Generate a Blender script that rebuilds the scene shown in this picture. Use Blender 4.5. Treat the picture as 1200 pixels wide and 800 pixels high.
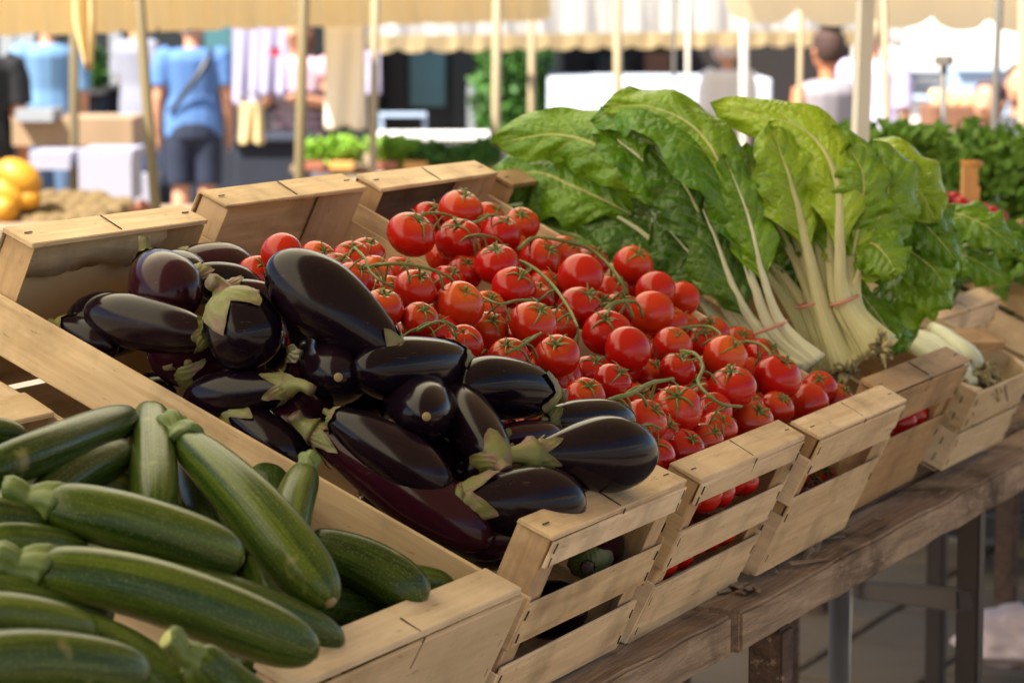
import bpy, bmesh, math, random
import numpy as np
from mathutils import Vector, Matrix, noise
random.seed(7)
rnd = random.random
def ru(a, b): return a + (b - a) * random.random()
S = bpy.context.scene
COL = S.collection
for o in list(bpy.data.objects): bpy.data.objects.remove(o)

# ------------------------------------------------------------------ camera
F = 3300.0                        # focal length in photo pixels (1200 wide)
PITCH, YAW = .1196, .4459
CAM = Vector((-2.4901, -1.1455, 1.579))
FW = Vector((math.cos(YAW)*math.cos(PITCH), math.sin(YAW)*math.cos(PITCH), -math.sin(PITCH)))
RT = Vector((math.sin(YAW), -math.cos(YAW), 0)); UP = RT.cross(FW)
cd = bpy.data.cameras.new('camera'); cam = bpy.data.objects.new('camera', cd); COL.objects.link(cam)
cd.sensor_width = 36; cd.lens = 36*F/1200; cd.clip_start = .05; cd.clip_end = 500
cam.matrix_world = Matrix((( RT.x, UP.x, -FW.x, CAM.x), (RT.y, UP.y, -FW.y, CAM.y), (RT.z, UP.z, -FW.z, CAM.z), (0, 0, 0, 1)))
cd.dof.use_dof = True; cd.dof.focus_distance = 3.08; cd.dof.aperture_fstop = 8.0
S.camera = cam

# ------------------------------------------------------------------ sky, sun, exposure
SUN_DIR = Vector((-.62, .30, .90)).normalized()      # towards the sun
w = bpy.data.worlds.new("World"); S.world = w; w.use_nodes = True
nt = w.node_tree; bg = nt.nodes['Background']; sk = nt.nodes.new('ShaderNodeTexSky')
sk.sky_type = 'NISHITA'; sk.sun_disc = False
sk.sun_elevation = math.asin(SUN_DIR.z); sk.sun_rotation = math.atan2(SUN_DIR.x, SUN_DIR.y)
nt.links.new(sk.outputs[0], bg.inputs[0]); bg.inputs[1].default_value = .055
sd = bpy.data.lights.new('sun', 'SUN'); sd.energy = 4.4; sd.angle = math.radians(.5); sd.color = (1, .93, .80)
sun = bpy.data.objects.new('sun', sd); COL.objects.link(sun); sun.location = (0, 0, 10)
sun.rotation_euler = SUN_DIR.to_track_quat('Z', 'Y').to_euler()
S.view_settings.view_transform = 'Standard'; S.view_settings.look = 'None'
S.view_settings.exposure = 2.05; S.view_settings.gamma = 1
S.render.engine = 'CYCLES'
S.cycles.use_denoising = True; S.cycles.max_bounces = 7; S.cycles.diffuse_bounces = 4
S.cycles.caustics_reflective = False; S.cycles.caustics_refractive = False
S.cycles.sample_clamp_indirect = 6

# ------------------------------------------------------------------ pixel -> place helpers
TH = .445
O0 = Vector((0, 0, 1.05)); EY = Vector((0, math.cos(TH), math.sin(TH))); EZ = Vector((0, -math.sin(TH), math.cos(TH)))
def ray(u, v): return FW + RT*(u-600)/F + UP*(400-v)/F
def on_pile(u, v, h):             # where the sight line meets the slanted display plane lifted by h
    d = ray(u, v); t = ((O0 + EZ*h - CAM).dot(EZ))/d.dot(EZ)
    return CAM + d*t, t
def at(u, v, t): return CAM + ray(u, v)*t
def on_y(u, v, y):
    d = ray(u, v); t = (y-CAM.y)/d.y; return CAM + d*t, t
def crate_xy(P):
    d = P - O0; return d.x, d.dot(EY), d.dot(EZ)

# ------------------------------------------------------------------ materials
def srgb(r, g, b):
    f = lambda c: (c/255/12.92) if c/255 <= .04045 else ((c/255+.055)/1.055)**2.4
    return (f(r), f(g), f(b), 1)
class M:
    """tiny node helper"""
    def __init__(s, name, rough=.5, **kw):
        s.m = bpy.data.materials.new(name); s.m.use_nodes = True
        s.t = s.m.node_tree; s.N = s.t.nodes; s.b = s.N['Principled BSDF']
        s.b.inputs['Roughness'].default_value = rough
        for k, v in kw.items(): s.b.inputs[k.replace('_', ' ')].default_value = v
    def n(s, typ, ins=None, **at_):
        x = s.N.new(typ)
        for k, v in at_.items(): setattr(x, k, v)
        for k, v in (ins or {}).items():
            if isinstance(v, bpy.types.NodeSocket): s.t.links.new(v, x.inputs[k])
            else: x.inputs[k].default_value = v
        return x
    def ramp(s, fac, stops):
        r = s.N.new('ShaderNodeValToRGB'); s.t.links.new(fac, r.inputs[0]); e = r.color_ramp.elements
        while len(e) < len(stops): e.new(.5)
        for i, (p, c) in enumerate(stops): e[i].position = p; e[i].color = c if len(c) == 4 else (*c, 1)
        return r.outputs[0]
    def mix(s, fac, a, b, mode='MIX'):
        x = s.N.new('ShaderNodeMix'); x.data_type = 'RGBA'; x.blend_type = mode
        for k, v in ((0, fac), (6, a), (7, b)):
            if isinstance(v, bpy.types.NodeSocket): s.t.links.new(v, x.inputs[k])
            else: x.inputs[k].default_value = v if k == 0 or len(v) == 4 else (*v, 1)
        return x.outputs[2]
    def math(s, op, a, b=0.0, c=0.0):
        x = s.N.new('ShaderNodeMath'); x.operation = op
        for k, v in enumerate((a, b, c)):
            if isinstance(v, bpy.types.NodeSocket): s.t.links.new(v, x.inputs[k])
            else: x.inputs[k].default_value = v
        return x.outputs[0]
    def coords(s, scale=(1, 1, 1), per_object=True, uv=False):
        tc = s.N.new('ShaderNodeTexCoord'); v = tc.outputs['UV' if uv else 'Object']
        if per_object:
            oi = s.N.new('ShaderNodeObjectInfo')
            a = s.n('ShaderNodeVectorMath', {0: v}, operation='ADD')
            k = s.n('ShaderNodeVectorMath', {0: (7.3, 3.1, 5.7), 'Scale': oi.outputs['Random']}, operation='SCALE')
            s.t.links.new(k.outputs[0], a.inputs[1]); v = a.outputs[0]
        mp = s.n('ShaderNodeMapping', {'Vector': v, 'Scale': scale}); return mp.outputs[0]
    def noise(s, vec, scale, detail=4, rough=.5, dist=0):
        return s.n('ShaderNodeTexNoise', {'Vector': vec, 'Scale': scale, 'Detail': detail, 'Roughness': rough, 'Distortion': dist}).outputs[0]
    def color(s, c):
        if isinstance(c, bpy.types.NodeSocket): s.t.links.new(c, s.b.inputs['Base Color'])
        else: s.b.inputs['Base Color'].default_value = c if len(c) == 4 else (*c, 1)
    def bump(s, h, strength=.3, dist=.002):
        x = s.n('ShaderNodeBump', {'Height': h, 'Strength': strength, 'Distance': dist}); s.t.links.new(x.outputs[0], s.b.inputs['Normal'])
    def rand(s): return s.N.new('ShaderNodeObjectInfo').outputs['Random']
    def translucent(s, col, fac):
        tr = s.n('ShaderNodeBsdfTranslucent')
        if isinstance(col, bpy.types.NodeSocket): s.t.links.new(col, tr.inputs[0])
        else: tr.inputs[0].default_value = (*col, 1)
        mx = s.n('ShaderNodeMixShader', {0: fac}); s.t.links.new(s.b.outputs[0], mx.inputs[1]); s.t.links.new(tr.outputs[0], mx.inputs[2])
        s.t.links.new(mx.outputs[0], s.N['Material Output'].inputs[0])

def plain(name, c, rough=.6, noise_amt=.25, sc=8, **kw):
    m = M(name, rough, **kw); v = m.coords(); n = m.noise(v, sc, 5)
    m.color(m.mix(n, tuple(x*(1-noise_amt) for x in c), tuple(min(1, x*(1+noise_amt)) for x in c)))
    m.bump(m.noise(v, sc*12, 3), .15); return m.m

def wood(name, light, dark, stain=.35, grain=1.0, rough=.62):
    m = M(name, rough, Specular_IOR_Level=.3)
    v = m.coords((3.2, 42, 42)); vb = m.coords((5, 14, 14)); vs = m.coords()
    g = m.noise(v, 1.6, 6, .62, .6); fig = m.noise(vb, 1.2, 3, .5, 1.6)
    base = m.mix(m.ramp(g, [(.3, (0, 0, 0)), (.72, (1, 1, 1))]), dark, light)
    mid = tuple(a*.5+b*.5 for a, b in zip(light, dark))
    base = m.mix(m.math('MULTIPLY', m.ramp(fig, [(.44, (0, 0, 0)), (.6, (1, 1, 1))]), .55*grain), base, mid)
    st = m.ramp(m.noise(vs, 11, 5, .6), [(.48, (0, 0, 0)), (.70, (1, 1, 1))])
    base = m.mix(m.math('MULTIPLY', st, stain), base, tuple(x*.36 for x in dark))
    fl = m.ramp(m.noise(m.coords((9, 60, 60)), 3, 4, .7), [(.63, (0, 0, 0)), (.70, (1, 1, 1))])
    base = m.mix(m.math('MULTIPLY', fl, .55*grain), base, tuple(x*.34 for x in dark))
    hs = m.n('ShaderNodeHueSaturation', {'Color': base, 'Value': m.math('MULTIPLY_ADD', m.rand(), .30, .82), 'Saturation': m.math('MULTIPLY_ADD', m.rand(), -.22, 1.1)})
    m.color(hs.outputs[0]); m.bump(m.math('ADD', g, m.math('MULTIPLY', fl, -.5)), .35, .0015)
    return m.m
MW = wood('poplar_slat', (.82, .62, .385), (.52, .345, .18), .5)
MWP = wood('poplar_post', (.64, .44, .25), (.40, .24, .115), .6)
MWW = wood('pale_poplar', (.74, .58, .38), (.52, .37, .21), .3)
MWG = wood('grey_poplar', (.66, .58, .50), (.50, .42, .34), .3)
MWB = wood('brown_crate', (.52, .33, .16), (.33, .19, .085), .6)
MWD = wood('dark_weathered', (.22, .15, .10), (.10, .065, .04), .6)
def weathered(name, light, dark):
    m = M(name, .85, Specular_IOR_Level=.15)
    v = m.coords((2.5, 30, 30)); g = m.noise(v, 2, 8, .7, 1.2); big = m.noise(m.coords(), 5, 6, .65)
    c = m.mix(m.ramp(g, [(.32, (0, 0, 0)), (.66, (1, 1, 1))]), dark, light)
    c = m.mix(m.ramp(big, [(.5, (0, 0, 0)), (.68, (.85, .85, .85))]), c, tuple(x*.3 for x in dark))
    sc = m.ramp(m.noise(m.coords((4, 14, 14)), 5, 5, .7), [(.60, (0, 0, 0)), (.66, (1, 1, 1))])
    c = m.mix(m.math('MULTIPLY', sc, .6), c, (.44, .31, .2)); m.color(c)
    m.bump(m.math('ADD', m.math('MULTIPLY', g, 1.5), big), .8, .006); return m.m
MPL = weathered('old_plank', (.42, .30, .205), (.19, .125, .08))
MLEG = weathered('old_leg', (.16, .10, .075), (.06, .036, .026))
MSTAPLE = plain('staple_wire', (.045, .04, .038), .45, Metallic=.8)
MDARKMETAL = plain('rusty_dark_steel', (.045, .03, .026), .6, Metallic=.3)
MPIPE = plain('galvanised_pipe', (.085, .075, .07), .6, Metallic=.3)
MGROOVE = plain('orange_paper', (.90, .50, .15), .7, .08)
PAPER = M('lit_paper', .7); PAPER.color((.80, .56, .30)); MGROOVE = PAPER.m

# eggplant skin: aubergine black, brown-green bloom along one side
m = M('eggplant_skin', .17, Specular_IOR_Level=.21)
v = m.coords((1, 1, 1)); n1 = m.noise(v, 9, 4); n2 = m.noise(v, 60, 4)
c = m.mix(m.ramp(n1, [(.35, (0, 0, 0)), (.7, (1, 1, 1))]), (.004, .002, .006), (.011, .004, .008))
c = m.mix(m.math('GREATER_THAN', m.rand(), .66), c, (.026, .004, .010))
scf = m.ramp(m.noise(m.coords((3, 3, 22)), 14, 5, .7), [(.64, (0, 0, 0)), (.70, (1, 1, 1))]); c = m.mix(m.math('MULTIPLY', scf, .35), c, (.11, .07, .045))
uvn = m.n('ShaderNodeSeparateXYZ', {0: m.coords(uv=True, per_object=False)})
edge = m.ramp(uvn.outputs[1], [(0, (1, 1, 1)), (.22, (0, 0, 0))])
c = m.mix(m.math('MULTIPLY', edge, .25), c, (.12, .09, .03))
sp = m.ramp(m.n('ShaderNodeTexVoronoi', {'Vector': v, 'Scale': 55.0}).outputs[0], [(.0, (1, 1, 1)), (.06, (0, 0, 0))])
c = m.mix(m.math('MULTIPLY', sp, .4), c, (.18, .13, .07)); m.color(c)
m.t.links.new(m.math('MULTIPLY_ADD', n1, .16, .07), m.b.inputs['Roughness']); m.bump(n2, .05, .001); MEG = m.m
# calyx
m = M('eggplant_calyx_skin', .55); v = m.coords((1, 1, 1)); n1 = m.noise(v, 30, 5, .6, 1.5)
uvn = m.n('ShaderNodeSeparateXYZ', {0: m.coords(uv=True, per_object=False)})
c = m.mix(n1, (.085, .10, .02), (.22, .215, .065))
c = m.mix(m.ramp(m.noise(m.coords((1, 1, 1)), 17, 6, .7, 2), [(.5, (0, 0, 0)), (.62, (.9, .9, .9))]), c, (.20, .085, .085))
c = m.mix(m.math('MULTIPLY', m.ramp(uvn.outputs[1], [(.72, (0, 0, 0)), (1, (1, 1, 1))]), .6), c, (.10, .045, .04))
m.color(c); m.bump(n1, .7, .003); MCAL = m.m
MSCAR = plain('blossom_scar_cork', (.24, .18, .08), .8)
# zucchini
m = M('zucchini_skin', .30, Specular_IOR_Level=.26)
uv = m.coords(uv=True, per_object=True); sx = m.n('ShaderNodeSeparateXYZ', {0: uv})
st = m.noise(m.n('ShaderNodeMapping', {'Vector': uv, 'Scale': (9.0, .8, 1.0)}).outputs[0], 1.4, 3, .6, .4)
fine = m.noise(m.n('ShaderNodeMapping', {'Vector': uv, 'Scale': (60.0, 3.0, 1.0)}).outputs[0], 1.5, 4, .6)
vo = m.n('ShaderNodeTexVoronoi', {'Vector': m.coords(), 'Scale': 330.0}); dots = m.ramp(vo.outputs[0], [(.12, (1, 1, 1)), (.3, (0, 0, 0))])
dk = m.mix(m.rand(), (.006, .021, .002), (.020, .046, .004)); lt = m.mix(m.rand(), (.032, .066, .006), (.13, .17, .015))
c = m.mix(m.ramp(st, [(.42, (0, 0, 0)), (.78, (1, 1, 1))]), dk, lt)
c = m.mix(m.math('MULTIPLY', m.ramp(fine, [(.45, (0, 0, 0)), (.75, (1, 1, 1))]), .25), c, (.22, .28, .06))
c = m.mix(m.math('MULTIPLY', dots, .28), c, (.34, .40, .13))
c = m.mix(m.ramp(m.noise(m.coords(), 22, 4), [(.66, (0, 0, 0)), (.74, (.5, .5, .5))]), c, (.28, .25, .10))
m.color(c); m.bump(m.noise(m.coords(), 60, 3), .12, .002); MZU = m.m
m = M('zucchini_stem_skin', .5); uv = m.coords(uv=True); c = m.mix(m.noise(m.n('ShaderNodeMapping', {'Vector': uv, 'Scale': (14.0, 1.0, 1.0)}).outputs[0], 1.5, 3), (.035, .075, .010), (.15, .20, .04))
m.color(c); m.bump(m.noise(m.coords(), 120, 3), .3, .002); MZS = m.m
MZC = plain('zucchini_cut', (.42, .45, .16), .7)
# tomato
m = M('tomato_skin', .16, Specular_IOR_Level=.33, Subsurface_Weight=.06, Subsurface_Scale=.006)
m.b.inputs['Subsurface Radius'].default_value = (1, .2, .1)
v = m.coords(); n1 = m.noise(v, 30, 3); up_ = m.n('ShaderNodeSeparateXYZ', {0: m.coords(per_object=False)})
c = m.mix(m.ramp(m.rand(), [(.0, (0, 0, 0)), (.7, (.25, .25, .25)), (1, (1, 1, 1))]), (.42, .005, .003), (.56, .050, .006))
c = m.mix(n1, c, (.38, .006, .005))
c = m.mix(m.math('MULTIPLY', m.ramp(up_.outputs[2], [(.45, (0, 0, 0)), (.85, (1, 1, 1))]), m.math('MULTIPLY', m.rand(), .5)), c, (.62, .16, .02))
m.color(c); m.bump(m.noise(v, 12, 2), .05, .002); MTO = m.m
MTC = plain('tomato_calyx_green', (.12, .17, .035), .6, .4, 60)
MTV = plain('vine_green', (.13, .16, .04), .6, .4, 40)
# chard leaf
def leafmat(name, dark, light, vein, transl=.16):
    m = M(name, .34, Specular_IOR_Level=.42)
    uv = m.coords(uv=True, per_object=False); sx = m.n('ShaderNodeSeparateXYZ', {0: uv}); s_, t_ = sx.outputs[1], sx.outputs[0]
    at_ = m.math('ABSOLUTE', m.math('SUBTRACT', t_, .5))        # 0 at midrib .. .5 at edge
    wob = m.noise(m.coords(), 14, 3)
    ph = m.math('ADD', m.math('MULTIPLY', s_, 7.0), m.math('MULTIPLY', at_, -3.4)); ph = m.math('ADD', ph, m.math('MULTIPLY', wob, .9))
    lv = m.math('ABSOLUTE', m.math('SUBTRACT', m.math('FRACT', ph), .5))          # 0 on a side vein
    lat = m.ramp(lv, [(.0, (1, 1, 1)), (.055, (0, 0, 0))])
    lat = m.math('MULTIPLY', lat, m.ramp(at_, [(.0, (1, 1, 1)), (.42, (0, 0, 0))]))
    vo = m.n('ShaderNodeTexVoronoi', {'Vector': m.coords(), 'Scale': 75.0}, feature='DISTANCE_TO_EDGE'); net = m.ramp(vo.outputs[0], [(.0, (1, 1, 1)), (.09, (0, 0, 0))])
    n1 = m.noise(m.coords(), 9, 5, .6)
    c = m.mix(m.ramp(n1, [(.3, (0, 0, 0)), (.7, (1, 1, 1))]), dark, light)
    hs = m.n('ShaderNodeHueSaturation', {'Color': c, 'Value': m.math('MULTIPLY_ADD', m.rand(), .45, .78), 'Hue': m.math('MULTIPLY_ADD', m.rand(), -.03, .512)}); c = hs.outputs[0]
    c = m.mix(m.math('MULTIPLY', net, .14), c, vein); c = m.mix(m.math('MULTIPLY', lat, .6), c, vein)
    mid = m.ramp(m.math('SUBTRACT', at_, m.math('MULTIPLY', m.math('SUBTRACT', 1.0, s_), .022)), [(.004, (1, 1, 1)), (.014, (0, 0, 0))])
    c = m.mix(m.math('MULTIPLY', mid, .9), c, tuple(min(1, x*1.25) for x in vein))
    m.color(c); h = m.math('ADD', m.math('MULTIPLY', m.ramp(lv, [(0, (0, 0, 0)), (.5, (1, 1, 1))]), 1.0), m.math('MULTIPLY', m.ramp(vo.outputs[0], [(0, (0, 0, 0)), (.5, (1, 1, 1))]), .8))
    m.bump(m.math('ADD', h, m.math('MULTIPLY', m.noise(m.coords(), 25, 3), 1.2)), .5, .005)
    m.translucent(m.mix(.5, c, (.25, .40, .02)), transl); return m.m
MLA = leafmat('chard_leaf_green', (.052, .165, .005), (.18, .37, .012), (.36, .42, .10))
MLB = leafmat('chard_leaf_bright', (.10, .235, .006), (.26, .43, .018), (.46, .48, .13))
MLC = leafmat('chard_leaf_dark', (.022, .085, .007), (.085, .20, .013), (.34, .40, .18))  # dark green leaf, deepened further to paint in shadows between leaves
m = M('chard_stalk_skin', .4, Specular_IOR_Level=.4); uv = m.coords(uv=True); sx = m.n('ShaderNodeSeparateXYZ', {0: m.coords(uv=True, per_object=False)})
c = m.mix(m.noise(m.n('ShaderNodeMapping', {'Vector': uv, 'Scale': (22.0, 1.5, 1.0)}).outputs[0], 2, 4), (.42, .42, .17), (.74, .70, .42))
c = m.mix(m.ramp(sx.outputs[1], [(.55, (0, 0, 0)), (1, (.85, .85, .85))]), c, (.38, .48, .12))
m.color(c); m.bump(m.noise(m.n('ShaderNodeMapping', {'Vector': uv, 'Scale': (30.0, 1.0, 1.0)}).outputs[0], 2, 3), .5, .003); MSTK = m.m
m = M('pale_stalk_skin', .4); uv = m.coords(uv=True); c = m.mix(m.noise(m.n('ShaderNodeMapping', {'Vector': uv, 'Scale': (22.0, 1.5, 1.0)}).outputs[0], 2, 4), (.45, .47, .30), (.74, .74, .56))
m.color(c); m.bump(m.noise(m.coords(), 90, 3), .2, .002); MSTW = m.m
m = M('root_clump', .85); v = m.coords(); c = m.mix(m.ramp(m.noise(v, 60, 5), [(.35, (0, 0, 0)), (.65, (1, 1, 1))]), (.12, .09, .04), (.55, .48, .25)); m.color(c); m.bump(m.noise(v, 90, 4), .9, .006); MROOT = m.m
MBAND = plain('pink_rubber', (.55, .22, .17), .6)

# ------------------------------------------------------------------ object helpers
def link(name, me, mat=None, parent=None, loc=None):
    o = bpy.data.objects.new(name, me); COL.objects.link(o)
    if mat and me and not me.materials: me.materials.append(mat)
    if parent: o.parent = parent
    if loc is not None: o.location = loc
    return o
def mesh(name, V, Fc, uvs=None, smooth=True):
    me = bpy.data.meshes.new(name); me.from_pydata([tuple(v) for v in V], [], Fc)
    if uvs is not None:
        l = me.uv_layers.new(name='UVMap'); idx = np.empty(len(me.loops), dtype=np.int32); me.loops.foreach_get('vertex_index', idx)
        l.data.foreach_set('uv', np.asarray(uvs, dtype=np.float32)[idx].ravel())
    if smooth: me.polygons.foreach_set('use_smooth', [True]*len(me.polygons))
    me.update(); return me
def tag(o, label=None, cat=None, group=None, kind=None):
    if label: o['label'] = label
    if cat: o['category'] = cat
    if group: o['group'] = group
    if kind: o['kind'] = kind
    return o
def empty(name, loc, label, cat, group=None, rot=None):
    o = bpy.data.objects.new(name, None); COL.objects.link(o); o.location = loc; o.empty_display_size = .05
    if rot: o.rotation_euler = rot
    return tag(o, label, cat, group)
def spline(pts, n):
    """Catmull-Rom through pts -> n points"""
    P = [Vector(p) for p in pts]
    if len(P) == 2: return [P[0].lerp(P[1], i/(n-1)) for i in range(n)]
    P = [P[0]*2-P[1]] + P + [P[-1]*2-P[-2]]; k = len(P)-3; out = []
    for i in range(n):
        x = i/(n-1)*k; j = min(int(x), k-1); t = x-j; a, b, c, d = P[j:j+4]
        out.append(.5*((2*b)+(c-a)*t+(2*a-5*b+4*c-d)*t*t+(3*b-a-3*c+d)*t**3))
    return out
def tube(path, radii, seg=10, squash=None, ridge=None, up=None, cap=True, origin=Vector((0, 0, 0))):
    """radii: list; ridge(phi,s)->factor ; returns V,F,UV"""
    n = len(path); V = []; U = []; Fc = []
    T = [(path[min(i+1, n-1)]-path[max(i-1, 0)]).normalized() for i in range(n)]
    ref = up or (Vector((0, 0, 1)) if abs(T[0].z) < .9 else Vector((1, 0, 0)))
    N = (ref - T[0]*ref.dot(T[0])).normalized()
    for i in range(n):
        N = (N - T[i]*N.dot(T[i])).normalized(); B = T[i].cross(N)
        for j in range(seg+1):
            ph = 2*math.pi*j/seg; k = ridge(ph, i/(n-1)) if ridge else 1; sx, sy = squash or (1, 1)
            V.append(path[i]-origin + (N*math.cos(ph)*sx + B*math.sin(ph)*sy)*radii[i]*k); U.append((j/seg, i/(n-1)))
    q = seg+1
    for i in range(n-1):
        for j in range(seg): Fc.append((i*q+j, i*q+j+1, (i+1)*q+j+1, (i+1)*q+j))
    if cap:
        for i, rev in ((0, True), (n-1, False)):
            c = len(V); V.append(path[i]-origin); U.append((.5, i/(n-1)))
            for j in range(seg):
                a, b = i*q+j, i*q+j+1; Fc.append((c, b, a) if rev else (c, a, b))
    return V, Fc, U
def join(*parts):
    V, Fc, U = [], [], []
    for v, f, u in parts:
        k = len(V); V += list(v); Fc += [tuple(i+k for i in q) for q in f]; U += list(u)
    return V, Fc, U
def weld(me, d=1e-5):
    bm = bmesh.new(); bm.from_mesh(me); bmesh.ops.remove_doubles(bm, verts=bm.verts, dist=d); bmesh.ops.recalc_face_normals(bm, faces=bm.faces); bm.to_mesh(me); bm.free(); return me

def board(name, c, size, mat, parent=None, axis='X', bev=.0012, warp=.0012, rot=None):
    """box with worn edges; its own long axis is local X so the grain runs along it. c, size in parent frame."""
    sx, sy, sz = size
    if axis == 'Y': L = (sy, sx, sz); R = (0, 0, math.pi/2)
    elif axis == 'Z': L = (sz, sy, sx); R = (0, -math.pi/2, 0)
    else: L = (sx, sy, sz); R = (0, 0, 0)
    bm = bmesh.new(); bmesh.ops.create_cube(bm, size=1)
    for vtx in bm.verts:
        vtx.co = Vector((vtx.co.x*L[0], vtx.co.y*L[1], vtx.co.z*L[2])) + Vector((ru(-1, 1), ru(-1, 1), ru(-1, 1)))*warp
    bmesh.ops.bevel(bm, geom=bm.edges[:], offset=min(bev, min(L)*.2), segments=1, affect='EDGES')
    me = bpy.data.meshes.new(name); bm.to_mesh(me); bm.free()
    o = link(name, me, mat, parent, c); o.rotation_euler = rot or R
    if rot and axis != 'X': o.rotation_euler = (Matrix.Rotation(rot[2], 3, 'Z') @ Matrix.Rotation(R[1], 3, 'Y') @ Matrix.Rotation(R[2], 3, 'Z')).to_euler()
    return o
def boxes_mesh(name, L):
    """many small boxes (centre, half axes as 3 vectors) in one mesh"""
    V, Fc = [], []
    for c, a, b, d in L:
        k = len(V)
        for i in (-1, 1):
            for j in (-1, 1):
                for l in (-1, 1): V.append(Vector(c)+Vector(a)*i+Vector(b)*j+Vector(d)*l)
        for q in ((0, 1, 3, 2), (4, 6, 7, 5), (0, 4, 5, 1), (2, 3, 7, 6), (0, 2, 6, 4), (1, 5, 7, 3)): Fc.append(tuple(k+i for i in q))
    me = mesh(name, V, Fc, smooth=False); weld(me); return me

# ------------------------------------------------------------------ crates
def post(name, x, y, z0, z1, sx, sy, mat, parent, s=.040):
    """triangular corner post: right angle in the crate corner"""
    bm = bmesh.new(); q = [(0, 0), (s*sx, 0), (0, s*sy)]
    lo = [bm.verts.new((z0, *p)) for p in q]; hi = [bm.verts.new((z1, *p)) for p in q]
    # local X is the height; (y,z) are crate (x,y)
    bm.faces.new(lo); bm.faces.new(hi)
    for i in range(3): bm.faces.new((lo[i], lo[(i+1) % 3], hi[(i+1) % 3], hi[i]))
    bmesh.ops.recalc_face_normals(bm, faces=bm.faces); bmesh.ops.bevel(bm, geom=bm.edges[:], offset=.0012, segments=1, affect='EDGES')
    me = bpy.data.meshes.new(name); bm.to_mesh(me); bm.free(); o = link(name, me, mat, parent)
    o.matrix_local = Matrix(((0, 1, 0, x), (0, 0, 1, y), (1, 0, 0, 0), (0, 0, 0, 1))); return o
def crate(label, loc, W, L, H, rot, side=.05, front=((0.0, .031), (.066, .118), (.140, .206)), rear=None, mats=None, lean=0.0, group='wooden crates on the market stall', raised=True, side_slats=None, rear_mat=None, board_d=.042):
    mt = mats or MW; root = empty('wooden_crate', loc, label, 'crate', group, rot); T = .0035; bt = .006
    rear = rear or front; k = H/.206; ss = side_slats or ((side, side+.066), (side+.085, H))
    for x, sx in ((T, 1), (W-T, -1)):
        for y, sy in ((T, 1), (L-T, -1)):
            post('corner_post', x, y, -H+.002, -bt-.0006 if raised else -side+.001, sx, sy, MWP if mats is None else mats, root)
    st = []
    for y0, slats, my in ((0.0, front, 0), (L, rear, 1)):
        yc = T*.5 if not my else L-T*.5; sg = -1 if not my else 1
        if raised:
            b = board('top_board', (W/2, (board_d/2 if not my else L-board_d/2), -bt/2), (W+.004, board_d, bt), mt, root)
            for xx in (.018, W-.018): st.append(((xx, (.02 if not my else L-.02), .0004), (.007, 0, 0), (0, .0006, 0), (0, 0, .0006)))
            yb = 0 if not my else L
            st.append(((W*.5, (board_d*.5 if not my else L-board_d*.5), .0004), (.003, board_d*.42, 0), (.0006, 0, 0), (0, 0, .0006)))
            st.append(((W*.5-.003, (-.0022 if not my else L-.03), -.012), (0, .0006, 0), (.0006, 0, 0), (0, 0, .012 if not my else .001)))
        for i, (a, b_) in enumerate(slats):
            top = -a - (bt+.0005 if (raised and a == 0) else 0); bot = -b_
            mm = rear_mat if (my and rear_mat and i == 0) else mt
            board('slat', (W/2+ru(-.001, .001), yc+sg*(-T*.5-.0022)+ (0 if not my else 0) if False else (-T*.5+.0005 if not my else L+T*.5-.0005), (top+bot)/2), (W-.002, T, top-bot), mm, root)
            for xx in (.008, W-.008):
                for zz in (top-(top-bot)*.25, top-(top-bot)*.78):
                    st.append(((xx+ru(-.002, .002), (-T-.0001 if not my else L+T), zz), (.0006, 0, 0), (0, .0006, 0), (ru(-.001, .001), 0, .0055)))
    for x, sg in ((0, -1), (W, 1)):
        for (a, b_) in ss:
            board('slat', (x+sg*(-T*.5+.0005)+sg*T*.5, L/2, -(a+b_)/2), (T, L+.004, b_-a), mt, root, 'Y')
            for yy in (.016, L-.016):
                for zz in (-a-(b_-a)*.3, -a-(b_-a)*.75):
                    st.append(((x+sg*(T*.5+.003), yy, zz), (0, 0, .0058), (0, .0007, 0), (.0006, 0, 0)))
    nb = 6
    for i in range(nb):
        board('bottom_board', (W/2, L*(i+.5)/nb, -H-.0025), (W-.004, L/nb-.012, .004), mt, root)
    s = link('staples', boxes_mesh('staples', st), MSTAPLE, root); s['kind'] = 'stuff'
    return root
C0 = crate('eggplant crate, slatted pale wood, standing between the zucchinis and the tomatoes', (-.008, -.006, 1.058), .355, .706, .212, (.415, 0, .009), .070, front=((0, .036), (.078, .128), (.150, .212)), rear=((.0, .03), (.150, .21)), rear_mat=MWG, side_slats=((.070, .132), (.158, .212)))
C1 = crate('first tomato crate, standing right beside the eggplant crate', (.392, -.003, 1.052), .355, .712, .214, (.445, 0, .016), .05, front=((0, .032), (.068, .118), (.140, .214)), rear=((0, .14), (.15, .21)))
C2 = crate('second tomato crate, its wide top slat above a single deep slat, beside the chard', (.763, -.012, 1.050), .355, .712, .200, (.445, 0, .012), .034, front=((0, .058), (.088, .200)), rear=((.05, .18),), rear_mat=MWD, side_slats=((.034, .10), (.115, .200)))
board('slat', (.18, .712, -.03), (.35, .0035, .05), MWD, C2)
C3 = crate('brown chard crate with a big wire staple across its top board', (1.128, .020, 1.056), .40, .66, .205, (.445, 0, .01), .035, front=((0, .062), (.092, .205)), rear=((0, .06), (.10, .19)), mats=MWB, side_slats=((.035, .10), (.115, .205)))
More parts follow.
